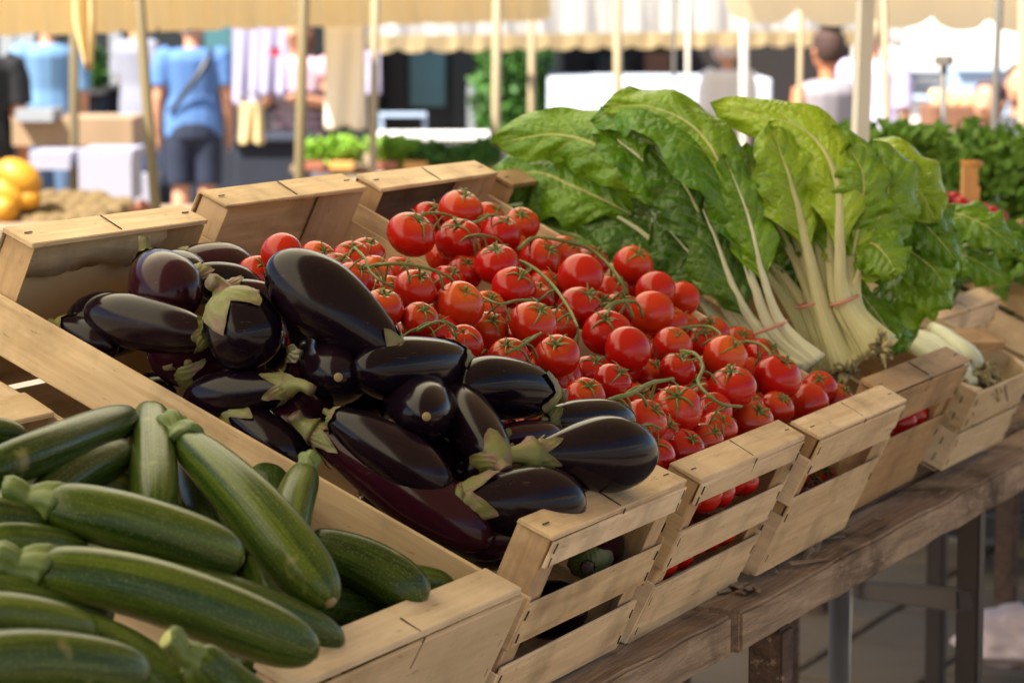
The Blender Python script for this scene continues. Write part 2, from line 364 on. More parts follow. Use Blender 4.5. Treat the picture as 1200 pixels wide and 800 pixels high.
# torn orange paper lining at the rear of the eggplant crate
def ragged_sheet(name, x0, x1, z0, z1, y, mat, parent, n=24, amp=.008):
    V, Fc = [], []
    for j in range(3):
        for i in range(n+1):
            x = x0+(x1-x0)*i/n; zt = z1 + amp*noise.noise((x*40, 3, 1))*2 + (amp if i % 7 < 3 else 0)
            V.append((x, y+.01*noise.noise((x*14, j, 5)), z0+(zt-z0)*j/2))
    for j in range(2):
        for i in range(n): Fc.append((j*(n+1)+i, j*(n+1)+i+1, (j+1)*(n+1)+i+1, (j+1)*(n+1)+i))
    me = mesh(name, V, Fc); o = link(name, me, mat, parent); md = o.modifiers.new('t', 'SOLIDIFY'); md.thickness = .0008; return o
pp = board('paper_liner', (.178, .700, -.10), (.33, .001, .17), MGROOVE, C0)
pp = ragged_sheet('torn_grey_veneer', .012, .345, -.007, -.062, .6925, MW, C0, amp=.004)

# zucchini crate, a lower box with a solid front
CZ = empty('wooden_crate', (-.478, .020, 1.002), 'zucchini crate at the front left corner, plain solid front panel', 'crate', 'wooden crates on the market stall', (.44, 0, 0))
W_, L_, H_ = .445, .60, .155
board('top_board', (W_/2, .022, .003), (W_, .044, .006), MWW, CZ); board('slat', (W_/2, -.0022, -H_/2-.001), (W_, .004, H_), MWW, CZ)
RZ = -.105
board('top_board', (W_/2, L_-.022, RZ+.003), (W_, .044, .006), MWW, CZ); board('slat', (W_/2, L_+.0022, (RZ-H_)/2), (W_, .004, H_+RZ), MWW, CZ)
board('slat', (W_+.0025, L_/2, (RZ-H_)/2), (.004, L_, H_+RZ), MWW, CZ, 'Y'); board('slat', (-.0025, L_/2, -H_/2-.004), (.004, L_, H_-.01), MWW, CZ, 'Y')
for x, sx in ((.001, 1), (W_-.001, -1)):
    for y, sy, zt in ((.001, 1, -.001), (L_-.001, -1, RZ-.001)): post('corner_post', x, y, -H_, zt, sx, sy, MWP, CZ)
for i in range(5): board('bottom_board', (W_/2, .05+i*.125, -H_-.003), (W_-.01, .11, .004), MWW, CZ)
st = []
for xx in (.012, W_-.012):
    for zz in (-.015, -.05, -.085, -.12): st.append(((xx, -.0046, zz), (.0007, 0, 0), (0, .0006, 0), (ru(-.001, .001), 0, .005)))
xx = W_*.52
st += [((xx, .014, .0064), (.0008, .012, 0), (.0006, 0, 0), (0, 0, .0006)), ((xx-.004, -.0048, -.012), (.0006, 0, 0), (0, .0006, 0), (.002, 0, .016))]
s = link('staples', boxes_mesh('staples', st), MSTAPLE, CZ); s['kind'] = 'stuff'

# ------------------------------------------------------------------ eggplants
def smooth01(x): x = max(0, min(1, x)); return x*x*(3-2*x)
def eggplant(label, A, B, rpx, neck=.6, calyx=1.0, stem=.03, bend=0.0, scar=True, lobe=1.0, group='eggplants heaped in the crate', stemdir=None):
    """A: stem end, B: blossom end; each (u, v, h)"""
    PA, ta = on_pile(*A); PB, tb = on_pile(*B); R = rpx*1.12*(ta+tb)/2/F
    e_ = (PB-PA).normalized()*R*.22; PA = PA-e_*.5; PB = PB+e_
    for k_, Q in ((0, PA), (1, PB)):          # keep it inside the crate: no closer to the wall than its own radius
        rr_ = R*(.95 if k_ == 0 and neck > .7 or k_ == 1 else .75); d_ = (Q-CAM).normalized()
        sgn = 1
        if Q.x < rr_*.62: Q += d_*((rr_*.62-Q.x)/d_.x)
    ax = (PB-PA); Ln = ax.length; axn = ax.normalized(); mid = (PA+PB)/2
    side = axn.cross(EZ).normalized() if abs(axn.dot(EZ)) < .95 else RT
    n = 30; ss = [(1-math.cos(math.pi*i/(n-1)))/2 for i in range(n)]
    path = [PA + ax*s + side*bend*Ln*math.sin(math.pi*s) for s in ss]
    def rad(s):
        e = (max(0, 1-abs(2*s-1)**2.5))**.5
        return R*e*(neck+(1-neck)*smooth01(s/.72))
    root = empty('eggplant', mid, label, 'eggplant', group)
    lump = random.random()*9
    rg = lambda ph, s: 1+.025*math.sin(2*ph+lump)+.012*math.sin(3*ph+5*s+lump)
    V, Fc, U = tube(path, [max(rad(s), 1e-5) for s in ss], 26, ridge=rg, origin=mid, cap=False)
    me = weld(mesh('eggplant_body', V, Fc, U), 2e-5); link('body', me, MEG, root)
    # calyx: five pointed lobes hugging the shoulder
    if calyx > 0:
        T0 = (path[1]-path[0]).normalized(); N = (EZ-T0*EZ.dot(T0)).normalized(); Bn = T0.cross(N)
        nphi, ns = 60, 12; V, Fc, U = [], [], []; ph0 = rnd()*6.28; nl = random.choice((4, 5, 5))
        ll = [ru(.75, 1.25) for _ in range(nl)]
        for i in range(ns+1):
            for j in range(nphi+1):
                ph = 2*math.pi*j/nphi; q = (ph+ph0)/(2*math.pi)*nl; jl = int(q) % nl; fr = abs((q % 1)-.5)*2     # 0 lobe centre, 1 gap
                ext = (.014+.017*lobe*ll[jl]*(1-fr)**1.1)*min(calyx, 1.2)*(R/.036)**.5; s_arc = ext*i/ns
                s = .015+s_arc/Ln*1.05; s = min(s, .95)
                k = max(0, min(n-1.001, math.acos(1-2*s)/math.pi*(n-1))); a = int(k); c = path[a].lerp(path[a+1], k-a)
                flare = .0018*smooth01((i/ns-.7)/.3)*(1 if fr < .5 else .4)*ru(.5, 1.5)
                rr = rad(s)*rg(ph, s)+.0016+flare+.0012*math.sin(ph*13+i)*.6
                # orient rings the same way as the tube's
                V.append(c-mid+(N*math.cos(ph)+Bn*math.sin(ph))*rr); U.append((j/nphi, i/ns))
        for i in range(ns):
            for j in range(nphi): Fc.append((i*(nphi+1)+j, i*(nphi+1)+j+1, (i+1)*(nphi+1)+j+1, (i+1)*(nphi+1)+j))
        me = weld(mesh('calyx', V, Fc, U)); o = link('calyx', me, MCAL, root)
        sd_ = -T0*1.0 + (EZ*ru(-.3, .3)+side*ru(-.4, .4)) if stemdir is None else (RT*stemdir[0]+UP*stemdir[1]-FW*stemdir[2])
        sl = stem*.62; p0 = path[0]+T0*.012; sp = spline([p0, p0-T0*(.012+sl*.3), p0-T0*(.012+sl*.4)+sd_.normalized()*sl*.6], 8)
        rs = R*.27*min(1, calyx); rr = [rs*1.7, rs*1.35, rs*1.05, rs*.9, rs*.82, rs*.8, rs*.86, rs*.8]
        V, Fc, U = tube(sp, rr, 12, origin=mid, ridge=lambda ph, s: 1+.10*math.sin(5*ph)); link('stem', mesh('stem', V, Fc, U), MCAL, root)
    if scar:
        T1 = (path[-1]-path[-2]).normalized(); c = PB-T1*.0006
        V, Fc, U = tube([c-T1*.001, c+T1*.0005, c+T1*.0012], [R*.125, R*.11, R*.03], 12, origin=mid); link('blossom_scar', mesh('scar', V, Fc, U), MSCAR, root)
    return root
EGG = [
 ('largest eggplant, almost black, on top of the heap beside the tomatoes', (470, 420, .055), (325, 310, .080), 43, .62, .9, .02, .0, False, 1, None),
 ('upright plump eggplant, green stem tip pointing up, near the rear crate end', (174, 306, -.012), (204, 356, -.012), 40, .62, .7, .055, 0, False, .2, (0, 1, .1)),
 ('long eggplant lying level in front of the upright one', (246, 394, .02), (108, 366, .028), 31, .85, .6, .012, -.02, False, .6, None),
 ('eggplant showing a round pale blossom scar, beside the wall of the zucchini crate', (212, 395, -.045), (220, 424, .012), 42, .85, .0, .01, 0, True, 1, None),
 ('purple eggplant wearing a broad yellow green calyx, left of the largest one', (262, 345, .055), (303, 418, .01), 41, .85, 1.35, .03, 0, False, 1.1, (-.6, .3, .5)),
 ('eggplant with pointed calyx and stem to the right, mid heap', (345, 452, .03), (222, 468, .005), 30, .6, 1.1, .035, .06, False, 1.2, (.8, -.45, .4)),
 ('round eggplant with a pale scar facing the viewer, just under the largest one', (382, 415, -.03), (396, 441, .033), 41, .9, .0, .01, 0, True, 1, None),
 ('stout eggplant with a dry brown calyx at its right end, touching the tomatoes', (546, 424, .05), (422, 432, .035), 35, .82, 1.25, .014, -.04, False, 1.3, (.3, -.3, .9)),
 ('reddish purple round eggplant with a pale scar, below the one with the dry calyx', (478, 462, -.03), (499, 487, .035), 40, .9, .0, .01, 0, True, 1, None),
 ('eggplant poking up its curled calyx against the wall of the zucchini crate', (262, 475, .012), (350, 545, -.03), 31, .7, 1.2, .03, -.04, False, 1.2, (-.8, .3, .3)),
 ('very long eggplant with a curled green calyx, lying towards the crate front', (362, 502, .025), (566, 632, .0), 39, .62, 1.2, .03, -.03, False, 1.2, (-.5, .8, .3)),
 ('long slim eggplant lying just behind the very long one', (388, 486, .008), (520, 570, .0), 32, .75, .5, .01, .0, False, .6, None),
 ('short eggplant with ragged calyx at its lower right, centre of the heap', (588, 545, .018), (520, 462, .018), 33, .8, 1.0, .008, 0, False, 1.1, (.5, -.7, .5)),
 ('big glossy eggplant with green calyx at its right end, above the green necked one', (650, 462, .045), (540, 452, .04), 34, .82, 1.1, .018, .03, False, 1.2, (.9, -.2, .2)),
 ('small glossy eggplant half hidden between two larger ones near the tomatoes', (640, 492, .018), (738, 494, .02), 25, .8, .6, .01, .0, False, .7, None),
 ('pear shaped eggplant with a green neck, resting on the front board of its crate', (616, 532, .030), (758, 531, .050), 42, .40, 1.55, .03, .0, False, .9, (-.9, -.1, .1)),
 ('eggplant with a yellow green star calyx on the left, lying behind the front board', (528, 584, .03), (680, 588, .012), 42, .62, 1.35, .022, .03, False, 1.2, (-.9, .0, .5)),
 ('small eggplant mostly hidden behind the green necked one', (580, 516, .01), (655, 515, .008), 22, .8, .6, .01, 0, False, .7, None),
 ('eggplant with a dusty brown shoulder in the rear right corner of the crate', (222, 322, .0), (300, 342, -.005), 24, .75, .8, .01, 0, False, .9, None),
 ('eggplant with a pale calyx behind the largest one, near the rear corner', (262, 338, .012), (330, 362, .0), 22, .7, .9, .012, 0, False, .9, None),
 ('small eggplant deep in the left rear corner of the crate', (66, 380, -.035), (132, 408, -.045), 23, .7, .8, .01, 0, False, .9, None),
 ('eggplant whose calyx tip shows in the dark gap at the centre of the heap', (345, 415, .0), (378, 480, -.03), 26, .6, .9, .01, 0, False, .9, None),
]
for (lab, A, B, r, nk, cx, stl, bd, sc, lo, sdn) in EGG: eggplant(lab, A, B, r, nk, cx, stl, bd, sc, lo, stemdir=sdn)
# eggplants deeper in the crate (seen between the slats and through gaps)
DEEP = [(.07, .085, -.045), (.19, .075, -.05), (.29, .10, -.05), (.06, .20, -.055), (.17, .20, -.045), (.28, .22, -.045), (.06, .33, -.05), (.17, .34, -.045), (.28, .35, -.04), (.07, .45, -.055), (.18, .47, -.045), (.285, .49, -.04), (.07, .58, -.075), (.19, .60, -.05), (.29, .61, -.05)]
for i, (x, y, h) in enumerate(DEEP):
    c = O0+Vector((x, 0, 0))+EY*y+EZ*h; d = Vector((ru(.4, 1)*random.choice((-1, 1)), ru(-.6, .6), 0)); d = (Vector((d.x, 0, 0))+EY*d.y).normalized()*.062
    def px(P): q = P-CAM; z = q.dot(FW); return 600+F*q.dot(RT)/z, 400-F*q.dot(UP)/z
    (ua, va), (ub, vb) = px(c-d), px(c+d)
    hz_ = lambda P: (P-O0).dot(EZ)
    eggplant('dark eggplant lying under the heap in the eggplant crate', (ua, va, hz_(c-d)), (ub, vb, hz_(c+d)), 36, .75, .8, .012, 0, i % 2 == 0, .9, group='eggplants hidden under the heap')
for i, (x, y, h) in enumerate([(.075, .04, -.145), (.20, .042, -.150), (.30, .05, -.10), (.29, .16, -.15), (.14, .15, -.165), (.05, .62, -.13), (.05, .5, -.13)]):
    c = O0+Vector((x, 0, 0))+EY*y+EZ*h; d = (Vector((.06, 0, 0))+EY*.02*(-1)**i)*.85
    (ua, va), (ub, vb) = px(c-d), px(c+d)
    eggplant('dark eggplant at the bottom of its crate behind the slats', (ua, va, h), (ub, vb, h), 32, .75, .8, .012, 0, False, .9, group='eggplants at the bottom of the crate')

# ------------------------------------------------------------------ zucchinis
def zucchini(label, pts, rpx, stem=True, taper=.8, group='zucchinis heaped in the crate', big_stem=1.0):
    """pts from stem end to blossom end, each (u, v, h)"""
    P = []; ts = []
    for p in pts:
        q, t = on_pile(*p); rq = rpx*t/F*.7
        if q.x > -.016-rq: dt = (-.016-rq-q.x)/ray(p[0], p[1]).x; q = q+ray(p[0], p[1])*dt; t += dt
        P.append(q); ts.append(t)
    R = rpx*sum(ts)/len(ts)/F; n = 34; mid = P[len(P)//2].copy()
    raw = spline(P, 80); ss = [(1-math.cos(math.pi*i/(n-1)))/2 for i in range(n)]; path = []
    for s in ss:
        k = min(s*79, 78.999); a = int(k); path.append(raw[a].lerp(raw[a+1], k-a))
    def rad(s): return R*(max(0, 1-abs(2*s-1)**5))**.42*(taper+(1-taper)*smooth01(s/.8))*(1 if s > .1 else .86+1.4*s)
    root = empty('zucchini', mid, label, 'zucchini', group); ph0 = rnd()*6
    rg = lambda ph, s: 1+.028*math.cos(5*ph+ph0)*(1-.4*s)+.012*math.sin(2*ph+7*s)
    V, Fc, U = tube(path, [max(rad(s), 1e-5) for s in ss], 30, ridge=rg, origin=mid, cap=False)
    link('body', weld(mesh('zucchini_body', V, Fc, U), 2e-5), MZU, root)
    if stem:
        T0 = (path[3]-path[0]).normalized(); sl = R*1.05*big_stem; p0 = path[0]+T0*R*.45
        sp = [p0-T0*(sl+R*.3)*i/9 + EZ*.002*math.sin(i) for i in range(10)]
        rr = [R*.72, R*.64, R*.56, R*.50, R*.47, R*.46, R*.46, R*.49, R*.54, R*.52]
        V, Fc, U = tube(sp, rr, 40, origin=mid, ridge=lambda ph, s: 1+.22*abs(math.cos(2.5*ph+ph0))**.8-.14+.05*math.sin(ph*3+s*4)); link('stem', mesh('zucchini_stem', V, Fc, U), MZS, root)
        V, Fc, U = tube([sp[-1]+T0*.0005, sp[-1]-T0*.0012], [R*.5, R*.44], 14, origin=mid); link('cut_end', mesh('cut', V, Fc, U), MZC, root)
    T1 = (path[-1]-path[-3]).normalized(); c = path[-1]
    V, Fc, U = tube([c-T1*.003, c+T1*.0006, c+T1*.0012], [R*.24, R*.19, R*.04], 12, origin=mid); link('blossom_scar', mesh('scar', V, Fc, U), MSCAR, root)
    return root
ZUC = [
 ('long dark zucchini across the lower left, stem at its left end', [(32, 663, -.022), (180, 692, -.006), (372, 765, -.012)], 40, True, .82),
 ('thick dark zucchini above it, pale ridged stem at the left end', [(48, 588, -.018), (150, 612, -.005), (283, 656, -.012)], 37, True, .84),
 ('long zucchini running diagonally down the crate beside its right wall', [(212, 512, -.012), (292, 590, -.002), (388, 706, -.022)], 37, True, .72),
 ('light green yellowish zucchini at the top left of the heap', [(-32, 560, -.035), (50, 528, -.02), (157, 488, -.03)], 27, True, .9),
 ('short light green zucchini under the yellowish one', [(40, 590, -.05), (95, 552, -.04), (150, 530, -.045)], 27, False, .9),
 ('upright standing zucchini with a brown rubbed tip', [(176, 480, -.035), (179, 530, -.03), (182, 606, -.035)], 29, False, .9),
 ('pale zucchini with a ribbed stem pointing up beside the crate wall', [(358, 552, -.022), (345, 590, -.03), (330, 660, -.05)], 25, True, .9),
 ('medium zucchini in the right corner behind the front panel', [(355, 636, -.055), (430, 662, -.045), (498, 706, -.05)], 33, False, .85),
 ('slim dark zucchini wedged behind the longest one', [(140, 668, -.035), (260, 696, -.03), (402, 752, -.045)], 27, True, .8),
 ('dark zucchini deep in the gap under the diagonal one', [(222, 540, -.06), (245, 600, -.06), (262, 665, -.07)], 34, False, .85),
 ('striped zucchini end at the left edge, above the lowest row', [(-90, 732, -.03), (0, 722, -.025), (112, 742, -.03)], 30, False, .9),
 ('fat zucchini in the lower left corner', [(-110, 800, -.01), (20, 776, .0), (172, 792, -.005)], 42, False, .9),
 ('dark zucchini between the two lowest ones', [(70, 730, -.045), (140, 758, -.04), (225, 815, -.04)], 28, False, .85),
 ('zucchini with a big bright ridged stem end facing the viewer at the bottom', [(222, 768, .0), (262, 800, -.015), (330, 850, -.03)], 30, True, .95),
 ('zucchini end at the left edge under the thick dark one', [(-60, 606, -.045), (0, 612, -.04), (62, 628, -.045)], 31, False, .9),
 ('dark zucchini filling the gap under the longest one at the left edge', [(-60, 694, -.045), (40, 706, -.045), (130, 722, -.05)], 30, False, .9),
 ('small dark zucchini between the two thick ones at the left edge', [(-20, 632, -.04), (40, 636, -.035), (100, 652, -.045)], 24, False, .9),
 ('pale tip of a zucchini at the left edge behind the yellowish one', [(-60, 512, -.055), (-20, 506, -.055), (30, 516, -.06)], 20, False, .9),
 ('dark zucchini in the hole left of the medium one', [(290, 640, -.07), (318, 690, -.07), (345, 750, -.08)], 30, False, .9),
 ('pale zucchini showing in the gap below the upright one', [(100, 566, -.065), (160, 585, -.065), (215, 610, -.07)], 26, False, .9),
]
for lab, pts, r, stt, tp in ZUC: zucchini(lab, pts, r, stt, tp, big_stem=1.25 if 'ridged' in lab or 'ribbed' in lab else 1.0)
for i, (x, y) in enumerate([(-.40, .08), (-.30, .10), (-.20, .09), (-.10, .10), (-.42, .25), (-.32, .27), (-.20, .26), (-.10, .25), (-.40, .36), (-.28, .37)]):
    h = -.088; c = O0+Vector((x, 0, 0))+EY*y+EZ*h; d = (Vector((.07*random.choice((-1, 1)), 0, 0))+EY*.07*ru(.2, 1))
    a, b = px(c-d), px(c+d); m_ = px(c)
    zucchini('zucchini in the shade under the upper ones', [(*a, h), (*m_, h-.006), (*b, h)], 30, False, .9, group='zucchinis shaded under the heap')
for i in range(12):
    x = -.45+.075*(i % 5)+.04; y = .09+.16*(i//5)+.02; h = -.135
    c = O0+Vector((x, 0, 0))+EY*y+EZ*h; d = (Vector((.05*(-1)**i, 0, 0))+EY*.09)
    a, b = px(c-d), px(c+d); m_ = px(c)
    zucchini('zucchini lying out of sight at the bottom of its crate', [(*a, h), (*m_, h), (*b, h)], 32, False, .9, group='zucchinis at the bottom of the crate')

# ------------------------------------------------------------------ tomatoes
def tomato_mesh(i):
    V, Fc, U = [], [], []; a, b = 22, 30; kx = random.choice((3, 4, 5)); amp = ru(.01, .03); ph0 = rnd()*6; fl = ru(.82, .93)
    for p in range(a+1):
        th = math.pi*p/a
        for q in range(b):
            ph = 2*math.pi*q/b; r = math.sin(th); z = math.cos(th)
            rib = 1+amp*math.cos(kx*ph+ph0)*max(0, z)**.5*r*1.6
            zz = z*fl - .17*math.exp(-(r/.26)**2)*(1 if z > 0 else .12)
            V.append((r*math.cos(ph)*rib*(1.0+.02*z), r*math.sin(ph)*rib, zz)); U.append((q/b, p/a))
    for p in range(a):
        for q in range(b): Fc.append((p*b+q, (p+1)*b+q, (p+1)*b+(q+1) % b, p*b+(q+1) % b))
    return weld(mesh('tomato_body', V, Fc, U), 1e-4)
def calyx_mesh(i):
    parts = []; k = random.choice((5, 5, 6)); z0 = .72
    for j in range(k):
        a = 2*math.pi*j/k+ru(-.2, .2); L = ru(.5, .95); curl = ru(-.3, .75); d = Vector((math.cos(a), math.sin(a), 0)); n = 7; pts = []
        tw = ru(-.25, .25)
        for q in range(n):
            s = q/(n-1); r = L*s; sph = math.sqrt(max(0, 1-min(r, .98)**2))*.88 - .17*math.exp(-(r/.26)**2)
            dd = Vector((math.cos(a+tw*s), math.sin(a+tw*s), 0)); pts.append(dd*r+Vector((0, 0, sph+.03+.32*curl*s*s)))
        parts.append(tube(pts, [.045, .066, .06, .05, .036, .022, .006], 5, squash=(.35, 1), up=Vector((0, 0, 1))))
    sd_ = Vector((ru(-.3, .3), ru(-.3, .3), 1)).normalized(); b0 = Vector((0, 0, z0))
    parts.append(tube(spline([b0-Vector((0, 0, .08)), b0+Vector((0, 0, .12)), b0+sd_*.34], 6), [.09, .062, .055, .055, .06, .085], 7))
    return mesh('tomato_calyx', *join(*parts))
TM = [tomato_mesh(i) for i in range(7)]; TC = [calyx_mesh(i) for i in range(7)]
for me in TM: me.materials.append(MTO)
for me in TC: me.materials.append(MTC)
NORD = ['first', 'second', 'third', 'fourth', 'fifth', 'sixth', 'seventh', 'eighth', 'ninth', 'tenth', 'eleventh', 'twelfth', 'thirteenth', 'fourteenth', 'fifteenth', 'sixteenth']
# (u, v, radius px, flag)  flag s = smooth end to the viewer, l = lies lower
T1 = [(330,297,25,'s'),(302,322,18,'l'),(412,304,17,'l'),(429,299,18,'l'),(438,322,17,'l'),(395,318,18,'l'),(486,339,26,''),(538,358,30,''),(448,362,26,''),(492,375,23,''),(573,387,21,'l'),(543,403,24,''),
 (625,380,30,''),(653,417,27,''),(596,418,25,''),(633,430,19,'l'),(652,446,17,'l'),(478,398,18,'l'),(571,362,18,'l'),(468,322,17,'l'),(455,345,16,'l'),(627,352,18,'l'),(655,382,18,'l'),(686,465,25,''),(718,448,24,''),(755,493,28,''),(793,480,31,''),(801,527,28,''),
 (841,505,24,'l'),(880,495,26,'l'),(826,517,18,'l'),(767,536,15,'l'),(415,330,17,'l'),(514,390,18,'l'),(525,332,17,'l'),(605,400,18,'l'),(690,438,18,'l'),(745,470,20,'l'),(775,508,20,'l'),(835,482,18,'l'),(730,430,20,'l'),(660,440,20,'l'),(352,330,20,'l'),(372,305,16,'l')]
T2 = [(482,275,30,''),(540,246,27,''),(537,281,28,''),(587,275,24,''),(611,263,22,''),(573,256,18,'l'),(503,256,18,'l'),(582,310,27,''),(633,304,26,''),(602,337,27,''),(545,320,22,'l'),(680,324,28,'s'),(680,361,28,''),(661,296,18,'l'),(638,338,18,'l'),
 (742,310,24,''),(768,340,24,'s'),(799,350,22,'s'),(764,366,27,'s'),(716,342,20,'l'),(694,307,18,'l'),(742,336,17,'l'),(711,390,30,''),(736,409,28,'s'),(727,362,18,'l'),(785,378,19,'l'),(788,406,24,''),(794,433,22,''),(850,419,27,''),(858,454,29,''),
 (911,442,29,''),(946,474,27,'s'),(981,469,20,'l'),(834,390,17,'l'),(762,441,20,'l'),(822,402,18,'l'),(894,417,18,'l'),(825,470,20,'l'),(812,458,19,'l'),(800,385,19,'l'),(866,403,17,'l'),(910,478,20,'l'),(600,290,18,'l'),(655,335,16,'l'),(875,478,19,'l'),(775,415,16,'l'),(960,455,16,'l'),(830,435,20,'l'),(563,268,18,'l'),(520,300,20,'l'),(880,440,18,'l'),(700,362,18,'l')]
TV = []   # (P, r, crate, flag, u, v)
for ci, L in ((0, T1), (1, T2)):
    for (u, v, r, fl) in L:
        h = .014 if 'l' not in fl else -.014
        if 's' in fl: h += .006
        P, t = on_pile(u, v, h); R = r*t/F
        if 'l' in fl: R = max(R, .0235)*ru(1.0, 1.08)
        TV.append([P, R, ci, fl, u, v, t])
for it in range(60):                                   # settle: slide along the sight lines until they no longer cut each other
    for i in range(len(TV)):
        for j in range(i):
            a, b = TV[i], TV[j]; d = (a[0]-b[0]).length; ov = (a[1]+b[1])*.95-d
            if ov > 0:
                da = (a[0]-CAM).length; db = (b[0]-CAM).length; s = 1 if da > db else -1
                ra = (a[0]-CAM).normalized(); rb = (b[0]-CAM).normalized(); k = min(.004, ov*.5)
                if a[0].z-.0 and abs(da-db) < .13: a[0] = a[0]+ra*k*s; b[0] = b[0]-rb*k*s
for a in TV:
    for k_ in range(40):
        x_, y_, h_ = crate_xy(a[0])
        if y_ < .040+a[1]*.92 and h_ > -.12: a[0] = a[0]+(a[0]-CAM).normalized()*.006
def put_tomato(P, R, label, group, flag):
    root = empty('tomato', P, label, 'tomato', group)
    if 's' in flag: ax = (-EZ*.2 - FW*-1.0*-1 + UP*ru(-.2, .6) + RT*ru(-.5, .5))*-1; ax = (FW*1.0 - UP*ru(.0, .6) + RT*ru(-.5, .5))
    else: ax = EZ*1.0 - FW*ru(.15, .75) + RT*ru(-.55, .55)
    ax.normalize(); q = ax.to_track_quat('Z', 'Y'); e = (q.to_matrix() @ Matrix.Rotation(ru(0, 6.28), 3, 'Z')).to_euler()
    root.rotation_euler = e; k = random.randrange(7)
    b = link('body', TM[k], None, root); b.scale = (R, R, R)
    c = link('calyx', random.choice(TC), None, root); kc = ru(.9, 1.15); c.scale = (R*kc, R*kc, R)
    return root
names = ('first tomato crate beside the eggplants', 'second tomato crate beside the chard')
for ci in (0, 1):
    L = sorted([t for t in TV if t[2] == ci], key=lambda t: t[5]); rows = []
    for t in L:
        if not rows or t[5]-rows[-1][0][5] > 24: rows.append([])
        rows[-1].append(t)
    for ri, row in enumerate(rows):
        row.sort(key=lambda t: t[4])
        for k, t in enumerate(row):
            adj = 'smooth bottomed' if 's' in t[3] else ('half hidden' if 'l' in t[3] else 'red')
            put_tomato(t[0], t[1], f'{adj} tomato, {NORD[k]} from left, {NORD[ri]} row from the back, {NORD[ci]} tomato crate', 'tomatoes on top in the ' + names[ci], t[3])
# the tomatoes below
allp = [(t[0], t[1]) for t in TV]; nfill = [0, 0]
for ci, (x0, x1, Hc) in enumerate(((.404, .735, .20), (.775, 1.106, .165))):
    lay = [(-.060, 1), (-.092, 0), (-.135, 0)]
    for hl, full in lay:
        if hl < -Hc+.03: continue
        ymax = (.50, .60)[ci] if full else .20
        y = .035
        while y < ymax:
            x = x0+.024+ru(0, .01)
            while x < x1-.02:
                P = O0+Vector((x+ru(-.006, .006), 0, 0))+EY*(y+ru(-.006, .006))+EZ*(hl+ru(-.008, .008)); R = ru(.0225, .0265)
                if all((P-q).length > (R+r)*.80 for q, r in allp):
                    allp.append((P, R)); put_tomato(P, R, f'red tomato buried in the heap of the {names[ci]}', 'tomatoes buried in the ' + names[ci], ''); nfill[ci] += 1
                x += .050
            y += .046
print('tomatoes', len(TV), nfill)
# vines
VIN = [
 ('long curved green vine arching over the first tomatoes beside the largest eggplant', [(428,313,.03),(455,309,.05),(485,311,.055),(520,321,.05),(536,335,.038)], 3.2),
 ('vine running diagonally over the middle of the second tomato crate', [(600,302,.035),(627,315,.045),(650,337,.045),(667,362,.045),(677,383,.045)], 3.4),
 ('longest vine curving along the chard side of the second tomato crate', [(608,292,.03),(625,279,.04),(655,281,.05),(690,291,.05),(713,310,.045),(728,330,.04),(735,345,.03)], 3.4),
 ('short thick hooked vine in the middle of the second tomato crate', [(706,368,.03),(716,357,.04),(730,353,.045),(744,353,.04)], 4.2),
 ('short vine with two ends at the foot of the eggplant with the dry calyx', [(592,414,.03),(608,407,.04),(620,399,.045),(634,390,.04)], 3.2),
 ('thick pale vine lying over the front tomatoes near the front board', [(704,474,.03),(722,466,.045),(740,461,.05),(762,449,.05),(789,444,.04)], 4.2),
 ('vine winding down to the front tomatoes in the second tomato crate', [(798,411,.03),(815,415,.045),(824,430,.045),(818,448,.045),(833,465,.045),(848,474,.04),(869,476,.03)], 3.4),
 ('thin vine beside the right wall of the second tomato crate', [(794,385,.03),(825,382,.04),(842,389,.045),(847,404,.04)], 3.0),
 ('thin vine leading to the tomato next to the right wall', [(874,400,.03),(890,403,.04),(901,412,.042),(906,424,.035)], 3.0),
 ('thin vine between the rearmost tomatoes of the second crate', [(545,278,.035),(562,275,.045),(582,279,.035)], 2.4),
 ('thin vine over the tomatoes below the long curved one', [(488,388,.03),(505,379,.045),(522,377,.045),(538,386,.035)], 2.6),
 ('thin vine behind the rear tomatoes, near the second crate end', [(478,262,.03),(500,250,.045),(525,252,.04),(552,262,.04),(575,252,.04),(592,258,.03)], 2.4),
 ('thin vine in front of the thick pale vine', [(738,507,.03),(758,497,.035),(775,502,.035)], 2.4),
 ('twisted vine across the middle tomatoes below the longest vine', [(630,352,.03),(606,352,.04),(585,356,.04),(565,348,.03)], 2.6),
 ('vine between the left tomatoes of the first crate', [(415,290,.03),(428,303,.045),(434,318,.04),(448,330,.04),(462,336,.03)], 2.6),
]
for lab, pts, r in VIN:
    P = []; tt = 0
    for p in pts: q, t = on_pile(p[0], p[1], p[2]-.008); P.append(q); tt = t
    R = .62*r*tt/F; o0 = P[len(P)//2].copy(); root = empty('tomato_vine', o0, lab, 'vine stem', 'green vines on the tomatoes')
    sp = spline(P, 22); V = tube(sp, [R*(1.15-.3*i/21+.18*(i % 7 == 3)) for i in range(22)], 8, origin=o0); link('main_stem', mesh('vine', *V), MTV, root)
    for k in range(2, 21, 3):
        d = (RT*random.choice((-1, 1))*ru(.5, 1) - EZ*ru(.3, 1)+EY*ru(-.6, .6)).normalized(); a = sp[k]
        b = a+d*.010+EZ*.002; c = a+d*.022-EZ*.006
        link('side_stem', mesh('side_stem', *tube(spline([a, b, c], 7), [R*.7, R*.6, R*.55, R*.55, R*.7, R*.85, R*.7], 6, origin=o0)), MTV, root)

